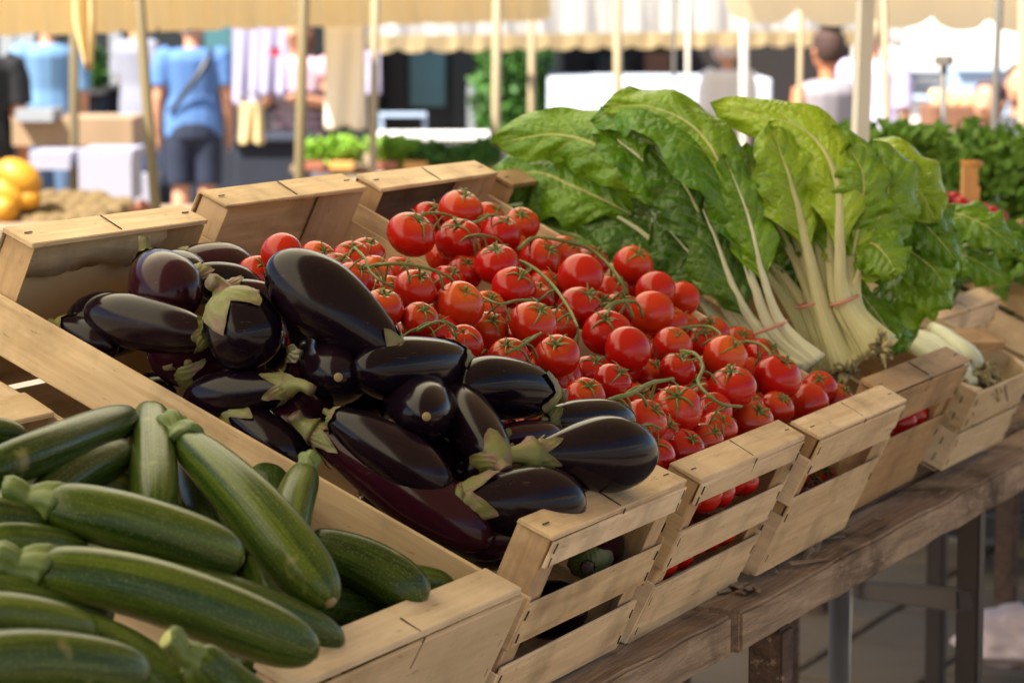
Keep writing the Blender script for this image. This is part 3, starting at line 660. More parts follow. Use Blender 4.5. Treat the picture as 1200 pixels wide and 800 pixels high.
# ------------------------------------------------------------------ chard
sA = 1
XB = [1.18]                        # how far along the stall (world x) the current bunch lies
def in_bunch(u, v, h):
    typ = .2*(430-v)/310; x = XB[0] - 1.1*(h-typ); d = ray(u, v); t = (x-CAM.x)/d.x
    return CAM + d*t, t
def leaf(parent, mid, pts, wpx, mat, o0, curl=.55, crinkle=.0075, tipw=.55, seed=0, roll=0.0, base_w=.25):
    """pts from base to tip (u,v,h) ; width px half"""
    P = []; tt = []
    for p in pts:
        q, t = in_bunch(*p); P.append(q); tt.append(t)
    ns, nt_ = 34, 18; path = spline(P, ns+1); V, Fc, U = [], [], []
    W = wpx*(sum(tt)/len(tt))/F; L = sum((path[i+1]-path[i]).length for i in range(ns))
    for i in range(ns+1):
        s = i/ns; T = (path[min(i+1, ns)]-path[max(i-1, 0)]).normalized(); view = (CAM-path[i]).normalized()
        Nn = (view*.75+EZ*.5); Nn = (Nn-T*Nn.dot(T)).normalized(); Sd = T.cross(Nn)
        Nn, Sd = Nn*math.cos(roll)+Sd*math.sin(roll), Sd*math.cos(roll)-Nn*math.sin(roll)
        wd = W*(base_w+(1-base_w)*smooth01(s/.38))*(max(0, 1-((s-.0)**4.5)))**.55
        wd *= 1+.07*math.sin(s*17+seed)+.04*math.sin(s*41+seed*2)
        for j in range(nt_+1):
            t = j/nt_*2-1; x = wd*t
            z = -curl*abs(t)**2.2*wd*.75
            e = noise.noise((s*L*16+seed*7, t*W*16, seed))*crinkle*2.0+noise.noise((s*L*45+seed*3, t*W*45+3, seed))*crinkle*.7
            z += e*(.25+abs(t)) + crinkle*1.2*math.sin(s*26+seed+ (2 if t > 0 else 0))*abs(t)**3
            z += -.003*(1-abs(t))**8 + .0015*(1-abs(math.sin(math.pi*7*(s-abs(t)*.5*.48))))*-1*(abs(t) < .85)
            V.append(path[i]+Sd*x+Nn*z-o0); U.append((j/nt_, s))
    for i in range(ns):
        for j in range(nt_): Fc.append((i*(nt_+1)+j, i*(nt_+1)+j+1, (i+1)*(nt_+1)+j+1, (i+1)*(nt_+1)+j))
    o = link('leaf', mesh('leaf', V, Fc, U), mat, parent)
    if mid:      # raised midrib, tapering to the tip
        k = int(ns*.86); rr = [W*mid*.72*(1-.86*i/k) for i in range(k+1)]; pth = []
        for i in range(k+1):
            T = (path[min(i+1, ns)]-path[max(i-1, 0)]).normalized(); view = (CAM-path[i]).normalized(); Nn = (view*.75+EZ*.5); Nn = (Nn-T*Nn.dot(T)).normalized(); Sd = T.cross(Nn); Nn = Nn*math.cos(roll)+Sd*math.sin(roll)
            c = Vector(V[i*(nt_+1)+nt_//2])+o0; pth.append(c+Nn*rr[i]*.15)
        link('midrib', mesh('midrib', *tube(pth, rr, 8, squash=(.7, 1), origin=o0)), MSTK, o)
    return o
def stalk(parent, pts, r0, r1, o0, mat=None, flat=.6):
    P = []; tt = []
    for p in pts: q, t = in_bunch(*p); P.append(q); tt.append(t)
    n = 16; t_ = sum(tt)/len(tt); sp = spline(P, n)
    link('stalk', mesh('stalk', *tube(sp, [1.25*(r0+(r1-r0)*i/(n-1))*t_/F*(1 if i < n-5 else 1-.17*(i-n+5)) for i in range(n)], 12, squash=(flat, 1), up=-FW, ridge=lambda ph, s: 1+.05*math.cos(6*ph), origin=o0)), mat or MSTK, parent)
def pleaf(parent, o0, pts, s0, wpx, mat, r0, curl=.5, crinkle=.0085, roll=0.0, stm=None):
    r0 *= 1.3
    """one whole chard leaf: pale stalk from the root running on as the midrib of its blade"""
    global sA; sA += 1; seed = sA
    P = []; tt = []
    for p in pts: q, t = in_bunch(*p); P.append(q); tt.append(t)
    ns, nt_ = 48, 20; path = spline(P, ns+1); t_ = sum(tt)/len(tt); W = wpx*t_/F; L = sum((path[i+1]-path[i]).length for i in range(ns)); R0 = r0*t_/F; k0 = int(ns*s0); V, Fc, U = [], [], []
    def frame(i):
        T = (path[min(i+1, ns)]-path[max(i-1, 0)]).normalized(); view = (CAM-path[i]).normalized(); Nn = (view*.75+EZ*.5); Nn = (Nn-T*Nn.dot(T)).normalized(); Sd = T.cross(Nn)
        return Nn*math.cos(roll)+Sd*math.sin(roll), Sd*math.cos(roll)-Nn*math.sin(roll)
    mids = []
    for i in range(k0, ns+1):
        s = (i-k0)/(ns-k0); Nn, Sd = frame(i)
        wd = W*(.07+.93*smooth01(s/.42))*(max(0, 1-s**4.5))**.55*(1+.08*math.sin(s*19+seed)+.05*math.sin(s*43+seed*2))
        for j in range(nt_+1):
            t = j/nt_*2-1; z = -curl*abs(t)**2.2*wd*.75
            e = noise.noise((s*L*14+seed*7, t*W*18, seed))*crinkle*2.0+noise.noise((s*L*40+seed*3, t*W*48+3, seed))*crinkle*.8
            z += e*(.2+abs(t))*min(1, s*4) + crinkle*.9*math.sin(s*24+seed+(2 if t > 0 else 0))*abs(t)**3*min(1, s*4) - .003*(1-abs(t))**8
            V.append(path[i]+Sd*wd*t+Nn*z-o0); U.append((j/nt_, s))
    m_ = nt_+1
    for i in range(ns-k0):
        for j in range(nt_): Fc.append((i*m_+j, i*m_+j+1, (i+1)*m_+j+1, (i+1)*m_+j))
    lf = link('leaf', mesh('leaf', V, Fc, U), mat, parent)
    kk = int(ns*.93); pth, rr = [], []
    for i in range(kk+1):
        if i < k0: c = path[i]; r = R0*(1-.60*i/max(1, k0))
        else: c = V[(i-k0)*m_+nt_//2]+o0; r = R0*.40*(1-(i-k0)/(kk-k0+.01))**1.15+.0006; c = c+frame(i)[0]*r*.15
        if i < 5: r *= 1.0+.05*(5-i)
        pth.append(c); rr.append(r)
    link('stalk', mesh('stalk', *tube(pth, rr, 12, squash=(.62, 1), up=-FW, ridge=lambda ph, s: 1+.07*math.cos(7*ph), origin=o0)), stm or MSTK, parent)
def chard(label, anchor): 
    P, t = in_bunch(*anchor); return empty('chard_bunch', P, label, 'chard', 'chard bunches heaped beside the tomatoes'), P
# left bunch, big dark leaves flopping over towards the tomatoes
CA, oa = chard('broad leaved chard bunch nearest the tomatoes, its leaves arching to the left', (905, 385, .03))
def LA(pts, w, m_, **k):
    global sA; sA += 1; leaf(CA, k.pop('mid', .05), pts, w, m_, oa, seed=sA, **k)
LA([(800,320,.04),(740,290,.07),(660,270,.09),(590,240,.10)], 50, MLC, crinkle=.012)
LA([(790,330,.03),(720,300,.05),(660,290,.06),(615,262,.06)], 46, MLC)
LA([(740,250,.08),(680,220,.11),(625,200,.12),(575,215,.12)], 48, MLA, crinkle=.011)
LA([(790,250,.10),(735,190,.15),(660,158,.16),(578,168,.15)], 40, MLB, roll=-.5, curl=.6)
LA([(830,290,.08),(800,215,.12),(760,165,.15),(690,160,.15),(640,185,.13)], 46, MLA)
LA([(876,300,.09),(852,210,.15),(815,150,.18),(760,124,.19),(706,126,.18)], 34, MLB, curl=.9, roll=-.3, mid=.07)
LA([(845,315,.075),(820,250,.12),(795,205,.145),(760,170,.16)], 42, MLC, curl=.4, mid=.08)
LA([(872,300,.05),(852,245,.08),(838,195,.12),(826,158,.14)], 36, MLA, crinkle=.012)
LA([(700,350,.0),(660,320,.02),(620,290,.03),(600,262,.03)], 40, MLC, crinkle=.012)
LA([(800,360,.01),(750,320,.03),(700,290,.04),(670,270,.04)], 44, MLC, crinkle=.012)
LATER_A = [([(952,428,.01),(905,386,.035),(880,320,.08),(858,235,.13),(815,160,.175),(745,124,.185),(692,142,.17)], .33, 44, MLA, 9, .35),
 ([(940,430,.008),(893,390,.03),(862,340,.07),(832,262,.11),(802,200,.14)], .35, 40, MLC, 11, 0),
 ([(905,412,.0),(858,368,.02),(822,300,.06),(770,205,.14),(728,165,.16),(706,140,.155)], .38, 34, MLA, 10, .4),
 ([(958,424,.012),(915,378,.04),(893,318,.085),(876,250,.125),(848,180,.165)], .42, 30, MLA, 8, -.3),
 ([(885,410,-.01),(840,375,.01),(790,310,.05),(740,262,.08),(680,240,.09),(628,262,.08)], .33, 58, MLC, 8, 0),
 ([(922,428,.004),(876,384,.02),(842,330,.05),(805,290,.075),(770,255,.09)], .34, 40, MLC, 9, .2)]
for p_, s0_, w_, mm, r_, ro in LATER_A: pleaf(CA, oa, p_, s0_, w_, mm, r_, roll=ro, stm=MSTW)
def band(parent, o0, c, r, tilt=(0, 0)):
    P, t = in_bunch(*c); R = r*t/F; n = 26; ax = (UP*.93 - RT*.33 - FW*.1).normalized(); P = P-FW*.012; e1 = ax.cross(FW).normalized(); e2 = ax.cross(e1)
    pth = [P+(e1*math.cos(a)*R+e2*math.sin(a)*R*.75) for a in [2*math.pi*i/n for i in range(n+1)]]
    link('rubber_band', mesh('band', *tube(pth, [.0022]*(n+1), 6, origin=o0, cap=False)), MBAND, parent)
band(CA, oa, (897, 384, .026), 26)
def roots(parent, o0, c, rx, n=26):
    P, t = in_bunch(*c); parts = []; R = rx*t/F
    for i in range(n):
        d = Vector((ru(-1, 1), ru(-1, 1), ru(-1, 1))).normalized(); a = P+d*R*.35; b = a+d*R*.25; parts.append(tube([a, b, b+d*R*ru(.1, .5)], [R*.20, R*.14, R*.02], 6, origin=o0))
    link('root_end', mesh('root', *join(*parts)), MROOT, parent)
# middle bunch (two tied bundles with pale stalks)
def LB(par, o0, pts, w, m_, **k):
    global sA; sA += 1; leaf(par, k.pop('mid', .06), pts, w, m_, o0, seed=sA, **k)
XB[0] = 1.25
CB, ob = chard('tied chard bunch with pale yellow stalks and an upright leaf showing its pale midrib', (952, 353, .06))
CD, od = chard('second tied chard bunch with swollen pale stalk bases, just right of the first', (984, 350, .065))
LB(CD, od, [(1000,300,.10),(1010,235,.13),(1003,185,.15),(975,150,.15)], 48, MLA, curl=.6)
LB(CD, od, [(1000,285,.09),(1030,250,.11),(1042,205,.12),(1020,165,.13)], 42, MLB, curl=.6)
LB(CD, od, [(990,280,.11),(1008,245,.13),(1012,205,.15),(995,168,.16)], 36, MLB, curl=.4)
LB(CD, od, [(1000,290,.09),(1022,285,.10),(1040,300,.10),(1052,322,.09)], 34, MLB, curl=.4)
LB(CB, ob, [(905,300,.08),(880,255,.11),(862,205,.13),(850,165,.14)], 34, MLA, crinkle=.011)
LB(CB, ob, [(910,310,.08),(890,270,.11),(872,235,.12),(862,200,.13)], 36, MLB, crinkle=.011, roll=.3)
LB(CB, ob, [(950,290,.10),(950,235,.14),(935,185,.16),(900,150,.17)], 44, MLA, crinkle=.012)
LB(CB, ob, [(958,300,.095),(972,255,.12),(970,215,.14),(955,180,.15)], 34, MLB, crinkle=.012)
LB(CB, ob, [(920,320,.07),(905,290,.09),(892,262,.10),(880,240,.10)], 22, MLB, crinkle=.011)
for p_, s0_, w_, mm, r_, ro in (
 ([(962,438,.006),(932,372,.04),(888,300,.08),(862,230,.115),(842,168,.14)], .42, 40, MLB, 8, .2),
 ([(968,436,.006),(938,370,.04),(898,300,.07),(882,240,.10),(878,190,.12)], .45, 38, MLA, 8, 0),
 ([(966,438,.008),(940,368,.04),(900,325,.065),(872,300,.08),(858,270,.09)], .50, 26, MLA, 7, 0),
 ([(972,436,.01),(945,362,.05),(908,310,.08),(880,265,.10),(862,210,.12)], .48, 34, MLB, 8, .2),
 ([(986,436,.01),(960,362,.055),(940,300,.09),(915,235,.11),(890,190,.13)], .5, 36, MLA, 9, 0),
 ([(982,434,.015),(955,358,.06),(925,290,.10),(895,230,.12),(872,170,.13)], .48, 36, MLB, 9, .1),
 ([(996,426,.02),(970,352,.065),(960,290,.10),(957,225,.135),(938,170,.15)], .48, 42, MLA, 9, -.1),
 ([(990,432,.022),(962,356,.075),(943,275,.135),(925,205,.185),(903,146,.205)], .42, 41, MLB, 12, 0)): pleaf(CB, ob, p_, s0_, w_, mm, r_, roll=ro, curl=.35)
for p_, s0_, w_, mm, r_, ro in (
 ([(1040,408,.025),(1004,358,.06),(1010,300,.09),(1035,240,.11),(1030,180,.13)], .42, 42, MLA, 10, 0),
 ([(1020,412,.03),(982,354,.07),(972,290,.10),(972,225,.13),(960,165,.14)], .45, 38, MLB, 10, 0),
 ([(1036,404,.03),(998,352,.07),(1000,290,.10),(1012,225,.13),(1000,165,.14)], .42, 44, MLB, 11, -.1),
 ([(1034,412,.03),(998,362,.06),(1008,318,.09),(1030,295,.10),(1050,318,.09)], .45, 32, MLB, 9, 0),
 ([(1028,407,.037),(990,352,.078),(984,285,.125),(980,210,.16),(940,150,.175),(832,121,.185)], .34, 40, MLB, 13, -.25)): pleaf(CD, od, p_, s0_, w_, mm, r_, roll=ro, curl=.7)
for p_, s0_, w_, mm, r_, ro in (([(1012,420,.02),(976,368,.05),(962,325,.08),(952,300,.09),(948,280,.095)], .8, 10, MLB, 9, 0), ([(1002,424,.02),(970,372,.05),(952,332,.07),(944,310,.085),(940,292,.09)], .8, 10, MLB, 9, 0)): pleaf(CD, od, p_, s0_, w_, mm, r_)
band(CB, ob, (952, 354, .058), 20); band(CD, od, (988, 352, .066), 17)
roots(CB, ob, (993, 434, .03), 22); roots(CD, od, (1032, 408, .045), 24); roots(CB, ob, (975, 440, .02), 18)
# right bunches
XB[0] = 1.40
CE, oe = chard('darker drooping chard bunch spread over the right side of its crate', (1040, 370, .05))
LB(CE, oe, [(1010,350,.03),(1040,345,.05),(1075,350,.055),(1105,352,.05)], 30, MLA)
LB(CE, oe, [(1000,360,.02),(1030,375,.04),(1050,395,.04),(1062,412,.03)], 34, MLA)
LB(CE, oe, [(1015,300,.06),(1050,310,.08),(1090,335,.085),(1115,362,.07)], 34, MLA)
LB(CE, oe, [(1020,250,.08),(1060,260,.10),(1095,290,.10),(1118,325,.085)], 34, MLA)
LB(CE, oe, [(1030,215,.10),(1060,225,.12),(1090,250,.12),(1112,285,.10)], 34, MLA)
LB(CE, oe, [(1010,230,.11),(1022,190,.14),(1052,185,.15),(1085,215,.14),(1105,250,.12)], 34, MLB, curl=.8)
LB(CE, oe, [(1030,200,.10),(1050,210,.12),(1065,240,.12),(1072,270,.11)], 30, MLA)
XB[0] = 1.72
CF, of_ = chard('farthest chard bunch hanging over the pale wooden board at the right', (1110, 300, .07))
LB(CF, of_, [(1100,262,.08),(1135,258,.10),(1168,272,.10),(1198,298,.085)], 27, MLA, curl=.7, mid=.09)
LB(CF, of_, [(1090,280,.06),(1125,282,.08),(1155,292,.08),(1180,304,.07)], 22, MLA)
LB(CF, of_, [(1070,240,.09),(1100,250,.10),(1130,268,.10),(1150,285,.09)], 24, MLA)
XB[0] = 1.62
LB(CF, of_, [(1075,300,.05),(1110,296,.075),(1150,308,.075),(1186,330,.05)], 24, MLA, curl=.6, mid=.06)
LB(CF, of_, [(1050,300,.05),(1080,312,.06),(1105,330,.05),(1122,345,.04)], 22, MLC, curl=.6)
LB(CF, of_, [(1090,252,.09),(1125,250,.11),(1160,266,.11),(1192,292,.09)], 30, MLA, curl=.6, mid=.07)
XB[0] = 1.36
for pts, w_, mm in (([(1030,282,.08),(1062,290,.10),(1092,312,.10),(1112,340,.085)], 32, MLA), ([(1022,192,.12),(1050,196,.14),(1078,222,.14),(1098,262,.12)], 30, MLB), ([(1000,330,.05),(1022,358,.06),(1040,384,.06),(1052,405,.045)], 30, MLA), ([(1040,240,.10),(1072,252,.115),(1100,278,.11),(1122,306,.10)], 28, MLA)):
    LB(CE, oe, pts, w_, mm, curl=.7)
# leaves that fill the body of the heap
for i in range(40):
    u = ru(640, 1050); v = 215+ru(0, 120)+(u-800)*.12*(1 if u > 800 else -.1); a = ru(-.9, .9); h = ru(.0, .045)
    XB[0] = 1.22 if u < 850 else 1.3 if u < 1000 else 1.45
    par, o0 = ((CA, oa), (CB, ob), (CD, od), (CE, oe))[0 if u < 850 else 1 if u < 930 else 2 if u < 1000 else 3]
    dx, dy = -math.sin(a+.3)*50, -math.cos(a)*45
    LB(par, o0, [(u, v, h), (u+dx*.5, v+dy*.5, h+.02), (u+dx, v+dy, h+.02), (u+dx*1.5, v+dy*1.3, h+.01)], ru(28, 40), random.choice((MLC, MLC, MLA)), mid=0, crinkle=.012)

# ------------------------------------------------------------------ the stall's table
def hy(u, v, y): return on_y(u, v, y)[0]
def on_z(u, v, z):
    d = ray(u, v); t = (z-CAM.z)/d.z; return CAM + d*t
TZ = .858
TB = empty('market_table', (1.5, .3, 0), 'long rough wooden trestle table carrying the crates', 'table')
def wboard(name, c, size, mat, parent, rot=(0, 0, 0), bev=.004, warp=.002, sub=0):
    """finer, uneven board for big beams. long axis X"""
    bm = bmesh.new(); bmesh.ops.create_cube(bm, size=1)
    for vtx in bm.verts: vtx.co = Vector((vtx.co.x*size[0], vtx.co.y*size[1], vtx.co.z*size[2]))
    bmesh.ops.bevel(bm, geom=bm.edges[:], offset=bev, segments=2, affect='EDGES')
    if sub:
        es = [e for e in bm.edges if abs((e.verts[0].co-e.verts[1].co).x) > size[0]*.5]
        bmesh.ops.subdivide_edges(bm, edges=es, cuts=sub)
        for vtx in bm.verts:
            q = vtx.co; k = noise.noise_vector((q.x*9, q.y*20+size[0], q.z*20+c[0])); vtx.co = q + Vector((0, k.y, k.z))*warp
    me = bpy.data.meshes.new(name); bm.to_mesh(me); bm.free(); me.polygons.foreach_set('use_smooth', [False]*len(me.polygons))
    o = link(name, me, mat, parent); o.location = Vector(c)-(parent.location if parent else Vector()); o.rotation_euler = rot; return o
for (x0, x1, yf) in ((-1.2, .588, .036), (.606, 3.1, .030), (3.12, 5.2, .030)):
    wboard('front_beam', ((x0+x1)/2, yf+.045, TZ-.026), (x1-x0, .09, .052), MPL, TB, warp=.004, sub=40)
for k in range(5):
    for (x0, x1) in ((-1.2, .59), (.61, 3.1), (3.12, 5.2)):
        wboard('plank', ((x0+x1)/2, .190+k*.125, TZ-.012), (x1-x0, .115, .022), MPL, TB, warp=.002, sub=10)
for x in (-.3, 1.05, 2.6, 4.2):      # raised rear ledge the crates lean on
    wboard('rear_leg', (x, .70, .52), (.05, .05, 1.04), MLEG, TB)
wboard('rear_rail', (2.0, .66, 1.06), (6.4, .05, .05), MLEG, TB)
def upright(name, u, v, y, w_, z0, z1, mat, parent, round_=False, yaw=0):
    P = hy(u, v, y)
    if round_:
        V = tube([Vector((P.x, P.y, z0)), Vector((P.x, P.y, z1))], [w_/2]*2, 16, origin=parent.location); return link(name, mesh(name, *V), mat, parent)
    return wboard(name, (P.x, P.y, (z0+z1)/2), (w_, w_, z1-z0), mat, parent, rot=(0, 0, yaw))
upright('leg', 903, 780, .05, .045, 0, TZ-.05, MLEG, TB); upright('leg', 983, 760, .30, .034, 0, TZ-.025, MPIPE, TB, True)
upright('leg', 1137, 700, .06, .036, 0, TZ-.05, MDARKMETAL, TB); upright('leg', 1098, 680, .50, .036, 0, TZ-.025, MDARKMETAL, TB)
a = hy(1008, 690, .5); b = hy(1132, 703, .06)
m_ = (a+b)/2; d = b-a
r_ = wboard('rail', m_, (d.length, .03, .035), MDARKMETAL, TB); r_.rotation_euler = d.to_track_quat('X', 'Z').to_euler()
# wood chips and scraps on the table edge
for i in range(12):
    x = ru(.66, 1.25); c = Vector((x, ru(.05, .09), TZ+.004)); L = ru(.02, .10)
    o = board('wood_splinter', c, (L, ru(.004, .012), .002), MPL, None, rot=(0, ru(-.2, .2), ru(-.5, .5)), warp=.002)
    tag(o, 'thin wood splinter lying on the table edge under the second tomato crate', 'wood splinter', 'splinters on the table edge')

# ------------------------------------------------------------------ further crates along the stall
P4 = on_pile(1118, 467, -.02)[0]
C4 = crate('low pale crate of roots, its two bleached front slats catching the light', (1.585, .030, .998), .33, .60, .135, (.43, 0, .0), 0, front=((0, .064), (.070, .132)), rear=((0, .06), (.07, .13)), mats=MWW, raised=False, side_slats=((0, .062), (.070, .132)))
def at_x(u, v, x): d = ray(u, v); return CAM + d*((x-CAM.x)/d.x)
C5 = crate('crate half under the last chard bunch, its raised end board in view', at_x(1097, 374, 1.93), .38, .5, .20, (.38, 0, .0), .05, front=((0, .045), (.11, .20)), rear=((0, .05), (.08, .19)), mats=MW)
PB_ = at_x(1100, 398, 1.80); PBo = board('board_scrap', PB_, (.24, .05, .014), MWB, None, rot=(.35, .05, -.55)); tag(PBo, 'short pale board end lying between the chard crate and the leeks', 'board')
C7 = crate('crate at the right edge behind the others, filled with green leaves', (2.45, .03, 1.0), .40, .60, .12, (.42, 0, 0), 0, front=((0, .05), (.06, .115)), mats=MW, raised=False, side_slats=((0, .05), (.06, .115)), rear=((0, .05), (.06, .115)))
def root_bundle(label, u, v, x, n, L, r, mat=MSTW):
    P = CAM + ray(u, v)*((x-CAM.x)/ray(u, v).x); root = empty('leek_bundle', P, label, 'leeks', 'pale roots in the low crate')
    for i in range(n):
        a = P + Vector((ru(-.05, .05), ru(-.02, .03), ru(-.02, .02))); d = (EY*ru(.4, .8)+Vector((ru(.2, .5), 0, 0))).normalized()*L
        link('stalk', mesh('leek', *tube(spline([a, a+d*.5+Vector((0, 0, .004)), a+d], 8), [r*.8, r*1.1, r*1.15, r, r*.9, r*.9, r*.8, r*.6], 10, origin=P)), mat, root)
    parts = []
    for i in range(60):
        d = Vector((ru(-1, 1), ru(-1, .3), ru(-.5, 1))).normalized(); a = P+Vector((ru(-.05, .05), ru(-.03, .02), ru(-.01, .02))); parts.append(tube(spline([a, a+d*.02, a+d*.03-Vector((0, 0, .02))], 5), [.004, .003, .002, .0015, .001], 4, origin=P))
    o = link('root_hairs', mesh('hairs', *join(*parts)), MROOT, root); o['kind'] = 'stuff'
root_bundle('bundle of pale leeks with shaggy roots in the low pale crate', 1138, 448, 1.70, 9, .14, .018)
root_bundle('whitish leek ends sticking out of the low pale crate beside the chard crate', 1112, 462, 1.63, 5, .12, .016)
for (u, v) in ((1066, 488), (1054, 496), (1072, 484)):
    P, t = on_y(u, v, .10); put_tomato(P, .026, 'pinkish tomato seen through the slat gap of the brown chard crate', 'tomatoes under the chard', 's')

# leafy heap: clumps of small curled leaves
def mleaf(name, c1, c2, tr=.15):
    m = M(name, .55, Specular_IOR_Level=.3); n = m.noise(m.coords(), 9, 4); c = m.mix(n, c1, c2); m.color(c); m.translucent(m.mix(.5, c, (.2, .35, .03)), tr); return m.m
MPAR = mleaf('parsley_green', (.045, .12, .012), (.20, .36, .04)); MLET = mleaf('lettuce_green', (.10, .26, .02), (.32, .50, .06)); MHED = mleaf('hedge_green', (.02, .07, .012), (.07, .19, .03))
MFAR = mleaf('dark_herb_green', (.018, .05, .01), (.07, .15, .02))
def foliage(label, cat, c, size, n, ls, mat, name='herb_pile', group=None, kind=None, parent=None):
    V, Fc = [], []
    for i in range(n):
        for _ in range(20):
            d = Vector((ru(-1, 1), ru(-1, 1), ru(-1, 1)))
            if .35 < d.length < 1 + .25*noise.noise(d*2.3): break
        lump = 1+.25*noise.noise(d*2.1+Vector(c)); p = Vector((d.x*size[0], d.y*size[1], d.z*size[2]))*lump
        a = Vector((ru(-1, 1), ru(-1, 1), ru(-.3, 1))).normalized(); b = a.cross(Vector((ru(-1, 1), ru(-1, 1), ru(-1, 1)))).normalized(); nn = a.cross(b); L = ls*ru(.6, 1.4); k = len(V)
        V += [p, p+a*L*.35+b*L*.3+nn*L*.1, p+a*L*.7+b*L*.22, p+a*L+nn*L*-.1, p+a*L*.7-b*L*.22, p+a*L*.35-b*L*.3+nn*L*.1, p+a*L*.5-nn*L*.08]
        Fc += [(k, k+1, k+6), (k+1, k+2, k+6), (k+2, k+3, k+6), (k+3, k+4, k+6), (k+4, k+5, k+6), (k+5, k, k+6)]
    o = link(name, mesh(name, V, Fc), mat, parent, c); tag(o, label, cat, group, kind); return o
def AT(u, v, t): return at(u, v, t)
foliage('large heap of dark curly parsley at the right edge', 'parsley', AT(1165, 215, 6.4), (.20, .45, .12), 5200, .030, MPAR)
foliage('lower heap of parsley beside the wooden price post', 'parsley', AT(1080, 185, 6.6), (.16, .30, .055), 2600, .028, MPAR)
foliage('green leafy herbs filling the crate below the hanging chard', 'herbs', (2.12, .38, 1.11), (.15, .16, .04), 1300, .04, MFAR)
foliage('green leafy herbs in the crate at the right edge of the frame', 'herbs', (2.62, .25, 1.08), (.20, .22, .07), 1500, .04, MPAR)
foliage('dark leaves in the low crate behind the leeks', 'leaves', (1.76, .36, 1.06), (.13, .16, .04), 900, .04, MFAR)
foliage('dark herbs behind the white market pole', 'herbs', AT(1042, 172, 6.0), (.10, .15, .04), 800, .03, MPAR)
c1 = AT(1165, 215, 6.4); c2 = AT(1080, 185, 6.6); tz = c1.z-.10
pt = empty('herb_table', ((c1.x+c2.x)/2, (c1.y+c2.y)/2, 0), 'wooden side table carrying the parsley heaps at the right', 'table')
for k in range(6): board('table_top', (0, -.5+k*.2, tz), (1.1, .19, .025), MPL, pt, warp=.003)
for x in (-.48, .48):
    for y in (-.5, .5): board('leg', (x, y, tz/2-.007), (.06, .06, tz-.014), MLEG, pt, 'Z')
MORW = wood('orange_lit_wood', (.75, .40, .14), (.55, .26, .08), .1)
pst = AT(1136, 222, 5.6)
cp = empty('price_post', pst, 'orange wooden corner post sticking up among the far tomatoes', 'wooden post')
board('post', (0, 0, 0), (.035, .03, .10), MORW, cp, 'Z', rot=(0, .22, .45)); board('cap', (.012, 0, .052), (.062, .035, .010), MORW, cp, rot=(0, .1, .1)); board('wedge', (.055, .01, -.025), (.05, .03, .035), MORW, cp, rot=(0, -.5, .3))
FC = empty('wooden_crate', AT(1150, 262, 5.5), 'orange lit far crate with red tomatoes behind the last chard leaf', 'crate', 'wooden crates on the market stall', (.3, 0, 0))
for k in range(3): board('slat', (.06+k*.0, -.02+k*.02, -.02-k*.04), (.34, .006, .034), MORW, FC)
board('slat', (.19, .12, -.05), (.006, .3, .08), MORW, FC, 'Y'); board('slat', (-.12, .12, -.05), (.006, .3, .08), MORW, FC, 'Y')
for i, (u, v) in enumerate(((1100, 228), (1109, 236), (1118, 234), (1126, 240), (1143, 244), (1152, 247), (1162, 251), (1194, 283), (1198, 290), (1094, 219), (1135, 246), (1172, 256))):
    put_tomato(AT(u, v, 5.5+.02*(i % 3)), .0165, f'{NORD[i]} small red tomato in the far crate behind the last chard leaf', 'tomatoes in the far crate', 's')

# under the table, right: stacked boxes and a dark tray
MBOXG = plain('grey_worn_wood', (.20, .17, .15), .8, .5, 6)
def crate_box(label, c, size, mat, yaw=0, name='storage_box', lid=None):
    r = empty(name, c, label, 'box', None, (0, 0, yaw)); X, Y, Z = size
    for s in (-1, 1):
        for k in range(3):
            board('side_panel', (0, s*(Y/2-.01), Z*(k+.5)/3), (X, .018, Z/3-.012), mat, r, warp=.003); board('side_panel', (s*(X/2-.01), 0, Z*(k+.5)/3), (.018, Y-.05, Z/3-.012), mat, r, 'Y', warp=.003)
    board('base', (0, 0, .012), (X-.04, Y-.04, .02), mat, r)
    return r
g = on_z(1175, 760, 0); crate_box('worn grey wooden box on the ground under the table at the right', (5.75, 1.3, 0), (.8, .5, .34), MBOXG, .1)
crate_box('second worn wooden box standing behind the first under the table', (6.5, 2.0, 0), (.9, .5, .55), MBOXG, .0)
crate_box('pale weathered box in the far dark under the table', (7.6, 2.2, 0), (1.0, .6, .75), MBOXG, .15)
MBLK = plain('black_plastic', (.02, .02, .022), .45)
crate_box('black plastic tray crate below the table at the right', (5.2, .95, .12), (.55, .4, .22), MBLK, .25)
def bag():
    P = on_z(1192, 745, .15); bm = bmesh.new(); bmesh.ops.create_icosphere(bm, subdivisions=4, radius=1)
    for vv in bm.verts: q = vv.co.copy(); k = 1+.25*noise.noise(q*2.2)+.12*noise.noise(q*6); vv.co = Vector((q.x*.16, q.y*.13, q.z*.06))*k
    me = bpy.data.meshes.new('bag'); bm.to_mesh(me); bm.free(); me.polygons.foreach_set('use_smooth', [True]*len(me.polygons)); tag(link('plastic_bag', me, plain('pinkish_bag', (.6, .45, .42), .5), None, P), 'crumpled pale pink plastic bag below the table', 'bag')
bag()

